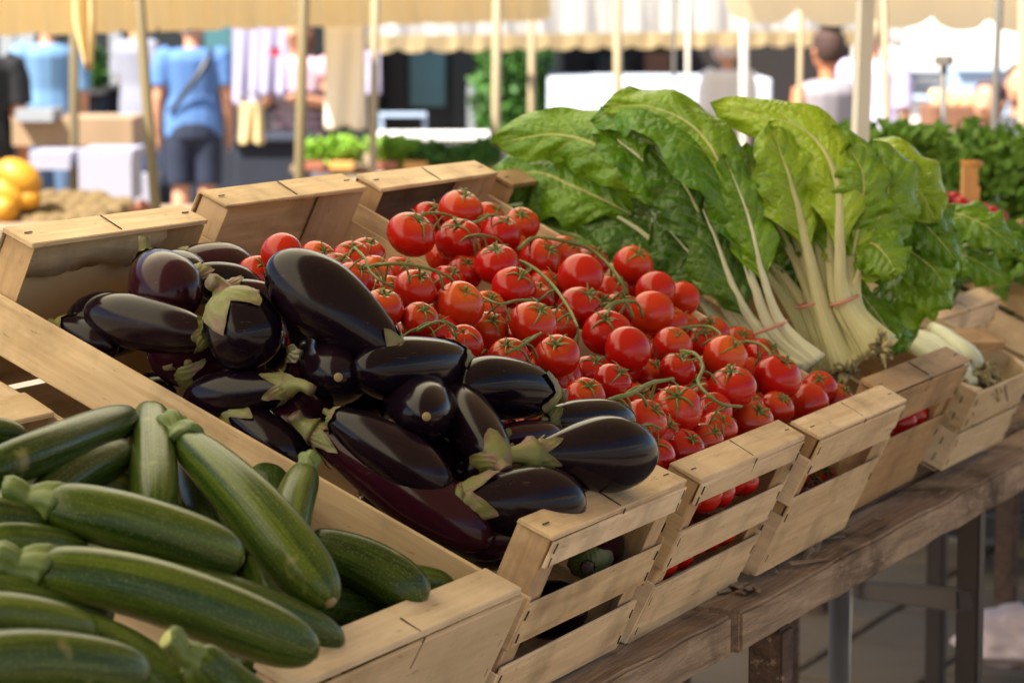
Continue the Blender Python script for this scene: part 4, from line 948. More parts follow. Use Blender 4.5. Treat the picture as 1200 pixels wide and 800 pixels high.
# ------------------------------------------------------------------ ground with pavers
MG = plain('ground_stone', (.22, .17, .12), .85, .3, 2)
gm = mesh('ground', [(-150, -150, -.02), (200, -150, -.02), (200, 200, -.02), (-150, 200, -.02)], [(0, 1, 2, 3)], smooth=False); gr = link('ground', gm, MG); gr['kind'] = 'structure'
MP = M('paver_stone', .8); v = MP.coords(); c = MP.mix(MP.noise(v, 6, 6, .65), (.085, .058, .030), (.15, .105, .058)); hs = MP.n('ShaderNodeHueSaturation', {'Color': c, 'Value': MP.math('MULTIPLY_ADD', MP.rand(), .3, .82)}); MP.color(hs.outputs[0]); MP.bump(MP.noise(v, 30, 5), .4, .004); MP = MP.m
pv = []
for k in range(4):
    bm = bmesh.new(); bmesh.ops.create_cube(bm, size=1)
    for vv in bm.verts: vv.co = Vector((vv.co.x*.385, vv.co.y*.285, vv.co.z*.04)) + Vector((ru(-1, 1), ru(-1, 1), ru(-.4, .4)))*.004
    bmesh.ops.bevel(bm, geom=[e for e in bm.edges if abs(e.verts[0].co.z+e.verts[1].co.z) > .03], offset=.006, segments=1, affect='EDGES'); me = bpy.data.meshes.new('paver'); bm.to_mesh(me); bm.free(); me.materials.append(MP); pv.append(me)
for i in range(15):
    for j in range(16):
        if True: o = link('paver', random.choice(pv), None, gr); o.location = (3.0+i*.4+(.2 if j % 2 else 0), -.9+j*.3, -.002+ru(-.003, .003)+.0)

# ------------------------------------------------------------------ awnings, poles, backdrop
def cloth(name, c, tr=.5, var=.12, sc=3):
    m = M(name, .8, Specular_IOR_Level=.1); n = m.noise(m.coords(), sc, 4); cc = m.mix(n, tuple(x*(1-var) for x in c), tuple(min(1, x*(1+var)) for x in c)); m.color(cc); m.translucent(cc, tr); return m.m
MTAN = cloth('tan_awning', (.90, .70, .38), .45); MCRM = cloth('cream_awning', (.86, .76, .58)); MWHT = cloth('white_awning', (.9, .86, .78), .4)
MWS = cloth('sunlit_white_sheet', (.92, .89, .83), .12, .05); MCR2 = cloth('sunlit_cream_sheet', (.95, .80, .55), .5, .06)
MOWN = cloth('overhead_awning', (.97, .84, .60), .78); MTHK = cloth('light_dimming_awning', (.26, .18, .09), .35)  # the thick cloth serves only the added light-dimming flap
def awning(label, x0, x1, y0, y1, zf, zb, mat, name='awning', scal=0.0, valance=.0, parts=True):
    r = empty(name, ((x0+x1)/2, (y0+y1)/2, zf), label, 'awning'); o = r.location
    V, Fc = [], []; nx, ny = 24, 10
    for j in range(ny+1):
        for i in range(nx+1):
            s, t = i/nx, j/ny; V.append(Vector((x0+(x1-x0)*s, y0+(y1-y0)*t, zf+(zb-zf)*t-.05*math.sin(math.pi*t)*(.6+.4*abs(math.sin(s*math.pi*4)))))-o)
    for j in range(ny):
        for i in range(nx): Fc.append((j*(nx+1)+i, j*(nx+1)+i+1, (j+1)*(nx+1)+i+1, (j+1)*(nx+1)+i))
    link('canopy_sheet', mesh('canopy', V, Fc), mat, r); return r
AW = awning('cream awning over the rear of the stall, out of view above the crates', -7.5, 4.2, .55, 3.0, 2.45, 2.85, MOWN)
AW3 = awning('added dark awning flap dimming light over the aisle side of the stall, out of view', -7.5, 4.2, -1.3, .60, 2.25, 2.44, MTHK)  # unseen panel added to darken top light and reflections on the produce
AW2 = awning('added awning shading the aisle, out of view behind the camera', -8.5, 4.6, -8.0, -4.2, 2.9, 2.35, MTAN)  # unseen, added to shade the aisle and cut its bounce light
def valance(label, A, B, hgt, pitch, mat, wave=.03, name='awning_valance', trim=None, roof=2.0, phase=0):
    """hanging scalloped cloth between two top points, with the sloping roof cloth it belongs to"""
    r = empty(name, A, label, 'awning'); d = B-A; L = d.length; n = int(L/pitch*10); V, Fc, V2 = [], [], []
    nrm = Vector((-d.y, d.x, 0)).normalized()
    for i in range(n+1):
        s = i/n; q = s*L/pitch+phase; sc = abs(math.sin(math.pi*q))**.5*pitch*.16; x = A+d*s; wv = nrm*wave*(math.sin(q*math.pi*2+1.1*math.sin(q*1.7))+.5*math.sin(q*math.pi*5.3+math.sin(q*3)))
        top = x+Vector((0, 0, .0)); V += [top-A, x+wv*.6-Vector((0, 0, hgt*.5))-A, x+wv-Vector((0, 0, hgt+sc))-A]
    for i in range(n):
        for k in (0, 1): Fc.append((i*3+k, i*3+k+1, i*3+k+4, i*3+k+3))
    link('valance_cloth', mesh('valance', V, Fc), mat, r)
    if roof:
        V, Fc = [], []; m2 = 8
        for j in range(m2+1):
            for i in range(n//4+1):
                s = i/(n//4); V.append(d*s+nrm*roof*(j/m2)+Vector((0, 0, roof*.16*(j/m2)-.04*math.sin(math.pi*j/m2))))
        for j in range(m2):
            for i in range(n//4): k = j*(n//4+1)+i; Fc.append((k, k+1, k+n//4+2, k+n//4+1))
        link('canopy_sheet', mesh('canopy', V, Fc), mat, r)
    return r
def top_at(u, v, t, z): P = at(u, v, t); return Vector((P.x, P.y, z))
def vl(label, u0, v0, t0, u1, v1, t1, hpx, pitchpx, mat, **k):
    A = at(u0, v0, t0); B = at(u1, v1, t1); hgt = hpx*(t0+t1)/2/F; A = A+Vector((0, 0, hgt)); B = B+Vector((0, 0, hgt)); return valance(label, A, B, hgt, pitchpx*(t0+t1)/2/F, mat, **k)
vl('tan yellow scalloped awning edge across the upper left', -120, 28, 8.0, 640, 14, 13.5, 75, 85, MTAN, roof=.5, wave=.04)
vl('cream awning edge in the upper right corner', 850, 2, 8.6, 1290, 22, 10.5, 60, 140, MCR2, roof=.4, wave=.008)
vl('tan trimmed awning edge over the dark shopfront in the middle', 430, 56, 16, 1010, 48, 18, 13, 40, MTAN, roof=0, wave=.008)
vl('bright white awning slope above the tan trimmed edge', 430, 44, 16.4, 1060, 38, 18.4, 60, 60, MWS, roof=1.5, wave=.01, name='white_awning')
vl('cream awning edge crossing behind the bun haired woman', 800, 34, 18.6, 1060, 50, 19.6, 14, 50, MWS, roof=.4, wave=.01)
# hanging folded strip
def strip(label, pts, wpx, mat, name='cloth_strip'):
    P = [at(u, v, t) for (u, v, t) in pts]; W = wpx*pts[0][2]/F; V, Fc = [], []; n = 14; sp = spline(P, n)
    for i, p in enumerate(sp):
        k = (1-.75*max(0, i/(n-1)-.55)/.45)
        for j in range(7): s = j/6-.5; V.append(p+RT*W*s*k+FW*.03*math.sin(j*2.2)-P[0])
    for i in range(n-1):
        for j in range(6): Fc.append((i*7+j, i*7+j+1, (i+1)*7+j+1, (i+1)*7+j))
    o = link(name, mesh(name, V, Fc), mat, None, P[0]); md = o.modifiers.new('t', 'SOLIDIFY'); md.thickness = .004; tag(o, label, 'cloth'); return o
strip('folded tan cloth tail hanging down from the awning at the upper left', [(98, -40, 8.2), (98, 20, 8.2), (103, 82, 8.2)], 26, MTAN)

MPOLE = plain('olive_painted_pole', (.15, .115, .055), .5, .2, 3); MPC = plain('cream_pole', (.34, .27, .17), .5, .15, 3); MPW = plain('white_square_pole', (.62, .58, .52), .5, .15, 3); MPD = plain('dark_pole', (.10, .09, .08), .5)
def pole(label, ub, vb, ut, t, wpx, mat, ztop=2.6, square=False, group='awning poles'):
    w_ = wpx*t/F; A = at(ub, vb, t); B0 = at(ut, 0, t); d = (B0-A)/(B0.z-A.z); base = A-d*A.z; top = A+d*(ztop-A.z)
    root = empty('awning_pole', base, label, 'pole', group)
    link('shaft', mesh('pole', *tube([base, base.lerp(top, .5), top], [w_/2]*3, 4 if square else 14, origin=base), smooth=not square), mat, root)
    f_ = link('foot_plate', mesh('foot', *tube([base, base+Vector((0, 0, .012))], [w_*1.3]*2, 12, origin=base)), mat, root)
    return root
pole('thick olive pole leaning slightly beside the man in blue', 182, 240, 163, 9.0, 13, MPOLE)
pole('olive pole in front of the striped dress', 351, 200, 356, 9.2, 13, MPOLE)
pole('slim cream pole right of the hanging cream cloth', 437, 190, 440, 11, 10, MPC)
pole('cream pole left of the green hedge', 581, 160, 583, 12, 11, MPC)
pole('thin cream pole in front of the green hedge', 623, 125, 624, 14, 9, MPC)
pole('cream pole above the tallest chard leaf', 724, 105, 724, 11, 11, MPC)
pole('thin pole before the white van, left of the capped man', 789, 130, 791, 15, 5, MPD)
pole('second thin pole behind the capped man', 872, 100, 872, 17, 10, MPW)
pole('thin pale pole in front of the bun haired woman', 937, 120, 939, 10, 7, MPC)
pole('thick square pole painted white, nearest of all', 1008, 160, 1014, 5.2, 23, MPW, square=True)
pole('thin pale pole just right of the thick white one', 1040, 160, 1036, 8, 8, MPC)
pole('thin dark pole near the right edge', 1165, 150, 1171, 9, 9, MPD)
pole('pale pole at the very right edge', 1199, 160, 1199, 8, 12, MPC)
pole('faint tan pole behind the brown counter', 87, 230, 87, 13, 11, MPOLE)
pole('thin pale pole left of the big awning post', 806, 120, 806, 16, 5, MPW)
sg_ = empty('sign_stand', on_z(1105, 150, 0), 'slim stand carrying a small dark box near the right edge', 'sign stand')
sp_ = at(1105, 150, 9.5); sg_.location = (sp_.x, sp_.y, 0)
link('shaft', mesh('p', *tube([Vector((sp_.x, sp_.y, 0)), Vector((sp_.x, sp_.y, 1.38))], [.012]*2, 10, origin=sg_.location)), MPD, sg_)
board('sign_box', Vector((0, 0, at(1105, 71, 9.5).z)), (.06, .05, .036), MPD, sg_)

# ------- generic background boxes oriented to the market rows
MBR = plain('brown_wrapping', (.30, .20, .12), .7, .4, 3); MSTY = plain('white_styrofoam', (.30, .30, .38), .7, .05); MTBL = plain('table_wood_far', (.25, .17, .11), .8)
MNAVY = plain('navy_cloth', (.010, .014, .028), .8); MDK = plain('dark_shop_glass', (.006, .010, .012), .5, .6, .6); MDB = plain('dark_brown_wall', (.014, .009, .009), .7, .4, .8)
MWALL = plain('white_plaster', (.80, .78, .75), .8, .06, 1); MVAN = plain('white_van_paint', (.62, .68, .78), .35, .06, 1); MBLU = plain('pale_blue_panel', (.36, .47, .66), .5, .15, 1); MTEAL = plain('teal_reflection_glass', (.06, .16, .19), .2, .5, .8)  # teal reflections of the shop windows are put into the glass colour
MPEACH = plain('peach_cloth', (.85, .50, .25), .7, .3, 3); MRED = plain('red_cloth', (.5, .04, .06), .7); MBROWN2 = plain('brown_basket', (.20, .09, .05), .7, .4, 5); MGRAY = plain('grey_panel', (.25, .27, .3), .6, .3, 2)
def slab(name, u0, u1, v0, v1, t, depth, mat, parent=None, loc=None, z=None, yaw=0.0):
    """real box standing at distance t; yaw relative to the market rows; size from what it spans"""
    P = at((u0+u1)/2, (v0+v1)/2, t); W = abs(u1-u0)*t/F; H = abs(v1-v0)*t/F
    if z: z0, z1 = z; P = Vector((P.x, P.y, (z0+z1)/2)); H = z1-z0
    P = P + Vector((FW.x, FW.y, 0)).normalized()*depth/2
    bm = bmesh.new(); bmesh.ops.create_cube(bm, size=1)
    for vv in bm.verts: vv.co = Vector((vv.co.x*W, vv.co.y*depth, vv.co.z*H))
    bmesh.ops.bevel(bm, geom=bm.edges[:], offset=min(W, H, depth)*.03, segments=1, affect='EDGES'); me = bpy.data.meshes.new(name); bm.to_mesh(me); bm.free()
    o = link(name, me, mat, parent); o.location = P-(parent.location if parent else Vector()); o.rotation_euler = (0, 0, YAW-math.pi/2+yaw); return o
def thing(name, u, t, label, cat, group=None):
    P = at(u, 100, t); return empty(name, (P.x, P.y, 0), label, cat, group)
# left: fruit table with melons and kiwis
def fruit(label, cat, name, u, v, t, rpx, ax, mat, elong=1.25, group=None):
    P = at(u, v, t); R = rpx*t/F; r = empty(name, P, label, cat, group); d = (RT*ax[0]+UP*ax[1]-FW*ax[2]).normalized(); n = 12
    pth = [P+d*R*elong*(2*(1-math.cos(math.pi*i/(n-1)))/2-1) for i in range(n)]
    link('fruit_body', weld(mesh('fruit', *tube(pth, [max(1e-5, R*math.sin(math.acos(max(-1, min(1, 2*(1-math.cos(math.pi*i/(n-1)))/2-1))))) for i in range(n)], 16, origin=P, cap=False)), 1e-4), mat, r)
    link('stem_nub', mesh('nub', *tube([pth[-1]-d*R*.02, pth[-1]+d*R*.07], [R*.09, R*.06], 7, origin=P)), MTV, r); return r
MMEL = plain('yellow_melon_rind', (.42, .20, .008), .5, .3, 7); MKIW = plain('brown_fuzzy_rind', (.12, .08, .032), .9, .5, 9); MREDF = plain('reddish_fruit', (.30, .10, .06), .7, .4, 10)
for i, (u, v, r, ax, l) in enumerate(((22, 208, 21, (1, -.6, .1), 'top yellow melon of the heap at the left edge'), (6, 226, 21, (1, -.5, .2), 'yellow melon nearest the left edge below the top one'), (2, 247, 20, (.5, .2, 1), 'yellow melon half cut off by the left frame edge, beside the kiwis'), (-22, 214, 21, (1, 0, .3), 'yellow melon outside the heap on the far left'), (30, 232, 14, (1, 0, .3), 'smaller yellow melon at the foot of the heap'))):
    fruit(l, 'melon', 'yellow_melon', u, v, 9.5, r, ax, MMEL, 1.42, 'yellow melons')
k = 0
for row, (v, n) in enumerate(((262, 9), (251, 8), (243, 7), (236, 4))):
    for i in range(n):
        u = 30+row*10+i*19+ru(-3, 3); k += 1; far = i > 5
        fruit('brown kiwi in the loose heap beside the yellow melons' if not far else 'reddish round fruit at the right end of the kiwi heap', 'kiwi' if not far else 'fruit', 'kiwi' if not far else 'round_fruit', u, v+ru(-2, 2)+(4 if i > 6 else 0), 9.5+row*.12, 13 if not far else 9, (1, ru(-.4, .4), ru(-.4, .4)), MKIW if not far else MREDF, 1.3 if not far else 1.0, 'kiwis heaped beside the melons' if not far else 'reddish fruit beside the kiwis')
ft = thing('fruit_table', 80, 9.6, 'wooden market table under the melons and kiwis', 'table')
slab('table_top', -120, 235, 268, 276, 9.2, 1.1, MTBL, ft)
for u in (-100, 215): slab('leg', u, u+14, 0, 0, 9.3, .05, MTBL, ft, z=(0, .80)); slab('leg', u, u+14, 0, 0, 10.2, .05, MTBL, ft, z=(0, .80))
br = thing('brown_counter', 90, 13.5, 'brown wrapped display counter with clutter behind the melons', 'counter')
slab('counter_panel', 14, 156, 138, 172, 13.5, .5, MBR, br); 
for u in (16, 82, 148): slab('leg', u, u+8, 0, 0, 13.6, .06, MTBL, br, z=(0, at(80, 172, 13.5).z))
slab('basket', 18, 62, 128, 143, 13.4, .3, MGRAY, br)
def open_box(label, u0, u1, v0, v1, t, d, mat, name='styrofoam_box', lidc=None):
    r = thing(name, (u0+u1)/2, t, label, 'box'); r.location.z = at(0, v1, t).z; w_ = 7
    slab('front_wall', u0, u1, v0, v1, t, .03, mat, r); slab('lid', u0-1, u1+1, v0-10, v0-.5, t-.0, d, lidc or mat, r); slab('rear_wall', u0, u1, v0, v1, t+d-.03, .03, mat, r)
    for u in (u0, u1-w_): slab('side_wall', u+.3, u+w_-.3, v0, v1-.5, t+.035, d-.07, mat, r)
    return r
open_box('white styrofoam box with a cream lid standing under the brown counter', 92, 154, 186, 236, 12.6, .45, MSTY)
open_box('small white tray box left of the styrofoam box', 35, 82, 188, 199, 12.6, .35, MSTY)
open_box('white container standing by the olive pole', 157, 178, 214, 238, 13.5, .3, MSTY)
# hanging clothes
def garment(label, u0, u1, v0, v1, t, mat, name='hanging_garment', taper=.0, print_=None):
    P = at((u0+u1)/2, v0, t); W = (u1-u0)*t/F; H = (v1-v0)*t/F; r = empty(name, P, label, 'garment', 'clothes hanging from the awning'); V, Fc = [], []; n, k = 12, 14
    for j in range(k+1):
        for i in range(n+1):
            s = i/n-.5; q = j/k; V.append(RT*W*s*(1+taper*q)-Vector((0, 0, H*q+.01*math.sin(i*.8)*q))+FW*(.012*math.sin(i*.9+j*.15)*(.3+q)))
    for j in range(k):
        for i in range(n): Fc.append((j*(n+1)+i, j*(n+1)+i+1, (j+1)*(n+1)+i+1, (j+1)*(n+1)+i))
    o = link('fabric', mesh('fabric', V, Fc), mat, r); md = o.modifiers.new('t', 'SOLIDIFY'); md.thickness = .006
    link('hanger', mesh('hanger', *tube(spline([Vector((0, 0, .02))-RT*W*.45, Vector((0, 0, .05)), Vector((0, 0, .02))+RT*W*.45], 8), [.006]*8, 6)), MPD, r)
    return r
MCL = cloth('cream_cloth', (.92, .84, .72), .3); MLV = cloth('lavender_white_cloth', (.42, .40, .60), .2); MBEI = cloth('beige_bag_cloth', (.62, .48, .26), .2)
garment('long cream cloth hanging beside the slim cream pole', 380, 428, 30, 150, 11.5, MCL)
garment('white lavender garment hanging behind the man in blue', 272, 303, 26, 122, 14, MLV)
garment('second white garment with a pink print, hanging next to the first', 303, 336, 24, 112, 14.2, MLV)
garment('beige bag hanging below the lavender garment', 280, 309, 120, 168, 13.8, MBEI, name='hanging_bag')
garment('short pale blue cloth hanging right of the cream cloth', 428, 446, 60, 110, 14, MLV)
slab('pink_print', 316, 328, 56, 66, 14.1, .01, MRED, None); bpy.data.objects['pink_print'].parent = [o for o in bpy.data.objects if o.get('label', '').startswith('second white garment')][0]
o = bpy.data.objects['pink_print']; o.location = o.location-o.parent.location
# dark covered table under the clothes
nt_ = thing('covered_table', 320, 14.5, 'table covered with navy cloth below the hanging garments', 'table'); slab('tablecloth', 274, 352, 166, 0, 14.5, .8, MNAVY, nt_, z=(.02, at(0, 166, 14.5).z)); slab('table_top', 272, 354, 163, 166, 14.5, .82, MNAVY, nt_)
# lettuces
lt = thing('lettuce_table', 460, 12, 'long table carrying lettuces in the middle distance', 'table'); slab('table_top', 340, 600, 196, 202, 12, 1.4, MTBL, lt)
for u in (345, 590): slab('leg', u, u+8, 0, 0, 12.1, .06, MTBL, lt, z=(0, at(0, 202, 12).z)); 
for i, (u, v, sx, lab) in enumerate(((375, 180, .075, 'bright green lettuce at the left end of the far table'), (402, 178, .085, 'second bright lettuce beside the slim cream pole'), (462, 176, .11, 'broad green lettuce heap right of the slim pole'), (462, 190, .07, 'yellowish lettuce in front of the broad heap'), (515, 184, .13, 'dull green herbs in the middle of the far table'), (560, 182, .10, 'dull green herbs next to the wooden crate end'))):
    foliage(lab, 'lettuce', at(u, v, 12), (sx, sx, .05), 900, .035, MLET if i in (0, 1, 2, 3) else MHED, 'lettuce')
for i, u in enumerate((365, 400, 452, 487)): slab('tray', u-14, u+14, 190, 199, 11.85, .2, MREDF if i % 2 == 0 else MORW, lt)
dk_ = thing('covered_stall', 205, 21, 'dark cloth covered stall standing behind the man in blue', 'stall'); slab('tablecloth', 120, 300, 95, 0, 21, 1, MNAVY, dk_, z=(.02, at(0, 105, 21).z)); slab('table_top', 118, 302, 102, 105, 20.98, 1.05, MDB, dk_)
dk2 = thing('covered_stall', 40, 20, 'dark covered stall behind the pale blue shirt at the left', 'stall'); slab('tablecloth', -60, 118, 120, 0, 20.5, 1, MNAVY, dk2, z=(.02, at(0, 112, 20.5).z)); slab('table_top', -62, 119, 110, 112, 20.48, 1.05, MDB, dk2)
wl = thing('white_counter', 500, 15, 'low white counter behind the lettuces', 'counter'); slab('counter_body', 440, 570, 163, 0, 15, .6, MVAN, wl, z=(0.02, at(0, 165, 15).z)); slab('counter_top', 438, 572, 160, 164, 14.98, .66, MWALL, wl)
fr = thing('metal_frame', 470, 17, 'small pale metal rack frame in front of the dark shopfront', 'rack')
slab('bar', 444, 500, 132, 137, 17, .03, MBLU, fr); slab('post', 444, 449, 137, 0, 17.0, .03, MBLU, fr, z=(0, at(0, 137, 17).z)); slab('post', 495, 500, 137, 0, 17.0, .03, MBLU, fr, z=(0, at(0, 137, 17).z))
# buildings
B1 = thing('shop_building', 520, 27, 'dark shopfront, teal reflections painted into its glass, behind the lettuce table', 'building')
slab('wall', 436, 660, 0, 0, 27, 3, MDK, B1, z=(0, 3.6)); slab('window', 480, 522, 60, 125, 26.9, .08, MTEAL, B1); slab('door', 530, 556, 60, 170, 26.9, .08, MDK, B1); slab('pillar', 548, 560, 100, 170, 26.6, .15, MGRAY, B1); slab('pillar', 455, 476, 58, 150, 26.8, .1, MDB, B1)
B2 = thing('dark_building', 720, 30, 'dark brown building behind the white van', 'building'); slab('wall', 640, 1000, 0, 0, 30, 3, MDB, B2, z=(0, 3.0)); slab('door', 755, 785, 62, 95, 29.9, .08, MBROWN2, B2); slab('window', 700, 735, 66, 90, 29.9, .06, MDK, B2)
B3 = thing('dark_shop_row', 150, 26, 'dark shop row behind the people on the left', 'building'); slab('wall', -140, 440, 0, 0, 26, 3, MDK, B3, z=(0, 3.6)); slab('window', 240, 272, 28, 120, 25.9, .08, MTEAL, B3); slab('window', 0, 18, 40, 150, 25.9, .08, MGRAY, B3); slab('pillar', 20, 42, 30, 160, 25.8, .1, MGRAY, B3); slab('pillar', 336, 366, 28, 120, 25.8, .1, MGRAY, B3); slab('pillar', 128, 142, 28, 100, 25.8, .1, MGRAY, B3)
foliage('tall green ivy hedge column against the dark shopfront', 'hedge', at(600, 105, 25), (.36, .3, 1.1), 5200, .09, MHED, 'ivy_hedge')
foliage('dark green shrub behind the folded cloth tail', 'shrub', at(108, 110, 22), (.13, .13, .35), 1500, .06, MHED, 'shrub')
VN = thing('white_van', 720, 24, 'long white van parked behind the poles', 'van')
slab('body', 643, 905, 93, 0, 24, 1.6, MVAN, VN, z=(.35, at(0, 93, 24).z)); slab('window', 660, 700, 97, 108, 23.97, .05, MGRAY, VN) if False else None
for u in (675, 860):
    c = at(u, 150, 23.95); link('wheel', mesh('wheel', *tube([Vector((c.x, c.y, .32)), Vector((c.x, c.y, .32))+Vector((FW.x, FW.y, 0))*.2], [.32, .32], 20, origin=VN.location)), MBLK, VN)
slab('side_rail', 643, 905, 140, 144, 23.95, .04, MBLU, VN); slab('door_panel', 745, 800, 97, 165, 23.96, .05, MVAN, VN)
# bright square at the right
WB = thing('white_building', 1120, 34, 'bright sunlit white building closing the square at the right', 'building'); slab('wall', 985, 1330, 0, 0, 34, 3, MWALL, WB, z=(0, 3.6)); slab('window_band', 1045, 1200, 84, 92, 33.9, .1, MBLU, WB); slab('window_band', 1045, 1200, 100, 104, 33.9, .1, MBLU, WB); slab('ledge', 1045, 1200, 66, 70, 33.7, .25, MWALL, WB); slab('door', 1052, 1080, 110, 160, 33.9, .1, MVAN, WB)
for i, (u0, u1, v0, v1, l) in enumerate(((1050, 1095, 118, 150, 'pale blue covered stall box in the bright square'), (1120, 1185, 84, 98, 'pale blue van roof across the bright square'))):
    r = thing('distant_stall', (u0+u1)/2, 26, l, 'stall'); slab('cover', u0, u1, v0, 0, 26, .8, MBLU if i else MWALL, r, z=(.05, at(0, v0, 26).z)); slab('trim', u0, u1, v0-3, v0-.5, 25.98, .84, MBLU, r)
pk = thing('fruit_display', 1125, 13, 'blurred display of peach coloured fruit in brown baskets at the right', 'fruit display'); slab('basket', 1092, 1140, 125, 152, 13, .4, MBROWN2, pk); slab('basket', 1142, 1175, 128, 152, 13.1, .4, MBROWN2, pk); slab('table_top', 1085, 1190, 153, 158, 12.9, .8, MTBL, pk)
for u in (1088, 1180): slab('leg', u, u+6, 0, 0, 13, .05, MTBL, pk, z=(0, at(0, 158, 12.9).z))
for i in range(22): fruit('peach coloured fruit piled on the blurred baskets at the right', 'fruit', 'peach', 1096+(i % 8)*7.5+ru(-2, 2), 121-(i//8)*5+ru(-1, 1), 13.15, 6, (1, ru(-.5, .5), 0), MPEACH, 1.0, 'peaches in the blurred display')

# ------------------------------------------------------------------ people
MSKIN = plain('skin', (.50, .25, .15), .55, .08); MSKT = plain('tanned_skin', (.46, .18, .085), .5, .08)
def colm(n, c): return plain(n, c, .8, .10, 5)
def vox(name, parts, mat, parent, size, o0, smooth=2):
    me = mesh(name, *join(*parts)[:2]); me = weld(me, 1e-5); o = link(name, me, mat, parent); md = o.modifiers.new('r', 'REMESH'); md.mode = 'VOXEL'; md.voxel_size = size; md.use_smooth_shade = True
    sm = o.modifiers.new('s', 'SMOOTH'); sm.factor = .5; sm.iterations = smooth; return o
def person(label, u, t, height, face, shirt, bottom, hair, skin=None, vs=None, arms='down', pants_len=.52, strap=False, dress=False, hat=None, bun=False, stripes=False, sleeve=.45, hairlen=0, shirt_drop=.0, tank=False, base_z=0.0, lean=0):
    """face: heading angle in world (0 = +X)"""
    skin = skin or MSKIN; P = at(u, 100, t); base = Vector((P.x, P.y, base_z)); H = height; root = empty('person', base, label, 'person')
    f = Vector((math.cos(face), math.sin(face), 0)); r = Vector((f.y, -f.x, 0)); Z = Vector((0, 0, 1)); h = lambda k: k*H
    def pt(x, y, z): return r*x*H + f*(y+lean*max(0, z-.5))*H + Z*z*H
    T = lambda pts, rr, sq=None: tube(spline([pt(*p) for p in pts], len(rr)), [x*H for x in rr], 14, squash=sq, up=f)
    body = [T([(0, 0, .47), (0, .004, .55), (0, 0, .66), (0, -.006, .76), (0, -.006, .815)], [.082, .088, .075, .088, .096, .085, .05], (.68, 1.15)),
            T([(0, -.006, .80), (0, .0, .86), (0, .008, .89)], [.034, .031, .033]),
            T([(0, .012, .855), (0, .010, .885), (0, .006, .925), (0, .0, .965), (0, -.004, .995)], [.025, .046, .056, .058, .052, .03], (1.12, .92)),
            T([(0, .062, .918), (0, .074, .905)], [.012, .010]), T([(-.052, .0, .92), (-.060, -.004, .93)], [.012, .008]), T([(.052, .0, .92), (.060, -.004, .93)], [.012, .008])]
    hands = []
    for s in (-1, 1):
        if arms == 'down' or (arms == 'one' and s < 0): el, wr = (s*.135, -.012, .625), (s*.14, .03, .49)
        elif arms == 'front': el, wr = (s*.135, .01, .64), (s*.07, .15, .66)
        else: el, wr = (s*.15, -.01, .63), (s*.12, .12, .60)
        sh = (s*.108, -.006, .795); body.append(T([sh, ((sh[0]+el[0])/2, -.01, (sh[2]+el[2])/2), el, ((el[0]+wr[0])/2, (el[1]+wr[1])/2, (el[2]+wr[2])/2), wr], [.032, .031, .027, .024, .023, .020, .015]))
        d = (Vector(wr)-Vector(el)).normalized(); pc = Vector(wr)+d*.028
        body.append(T([wr, tuple(pc), tuple(pc+d*.022)], [.013, .020, .018], (.6, 1.1)))
        for k in range(4):
            off = Vector((0, (k-1.5)*.009, 0)); a = pc+d*.018+off; Lf = (.036, .044, .042, .032)[k]; body.append(T([tuple(a), tuple(a+d*Lf*.5+Vector((-s*.002, .002, 0))), tuple(a+d*Lf+Vector((-s*.008, .003, 0)))], [.0058, .0056, .0046]))
        th = Vector(wr)+d*.012+Vector((0, .012, 0)); body.append(T([tuple(th), tuple(th+d*.02+Vector((0, .014, 0))), tuple(th+d*.04+Vector((0, .014, 0)))], [.008, .007, .005]))
        body.append(T([(s*.05, 0, .49), (s*.054, .006, .38), (s*.052, .004, .28), (s*.054, -.008, .20), (s*.054, -.004, .06), (s*.055, -.004, .035)], [.058, .052, .042, .033, .034, .031, .022, .021]))
        body.append(T([(s*.055, -.02, .02), (s*.058, .02, .02), (s*.062, .075, .014)], [.020, .022, .016], (.8, 1.1)))
    vox('body', body, skin, root, .011*H/1.7, base)
    top = [T([(0, 0, .49-shirt_drop), (0, .002, .58), (0, 0, .67), (0, -.006, .76), (0, -.006, .806), (0, -.006, .822)], [.098, .099, .090, .098, .105, .088, .052], (.72, 1.18))]
    if not tank:
        for s in (-1, 1):
            e2 = (s*(.112+.03*sleeve), -.010, .80-.175*sleeve*1.6); top.append(T([(s*.085, -.006, .797), (s*.115, -.008, .775), e2], [.040, .046, .045, .043]))
    sh_ = vox('dress' if dress else 'shirt', top, shirt, root, .012*H/1.7, base)
    if stripes:
        for k in range(6):
            z = .50+k*.035-shirt_drop; link('stripe', mesh('stripe', *T([(0, .0, z), (0, .0, z+.015)], [.112, .112], (.80, 1.2))), colm('black_stripe', (.02, .02, .025)), sh_)
    if not dress:
        bt = [T([(0, 0, .53), (0, 0, .47), (0, 0, .445)], [.092, .098, .075], (.78, 1.15))]
        for s in (-1, 1): bt.append(T([(s*.048, 0, .50), (s*.056, .004, .40), (s*.056, .002, .47-pants_len*.47)], [.060, .062, .058, .055 if pants_len < .6 else .035]))
        vox('shorts' if pants_len < .6 else 'trousers', bt, bottom, root, .012*H/1.7, base)
    else:
        link('skirt', mesh('skirt', *T([(0, 0, .53), (0, 0, .40), (0, 0, .28)], [.096, .11, .125], (.8, 1.15))), bottom, root)
    hr = [T([(0, -.018, .880), (0, -.014, .905), (0, -.010, .935), (0, -.006, .975), (0, -.006, 1.004)], [.036, .054, .062, .061, .035], (1.08, .95))]
    if hairlen: hr.append(T([(0, -.04, .94), (0, -.052, .87), (0, -.05, .87-hairlen)], [.045, .05, .03], (.7, 1.1)))
    if bun: hr.append(T([(0, -.02, .99), (0, -.028, 1.035), (0, -.03, 1.085)], [.030, .052, .030]))
    vox('hat' if hat else 'hair', hr, hat or hair, root, .010*H/1.7, base)
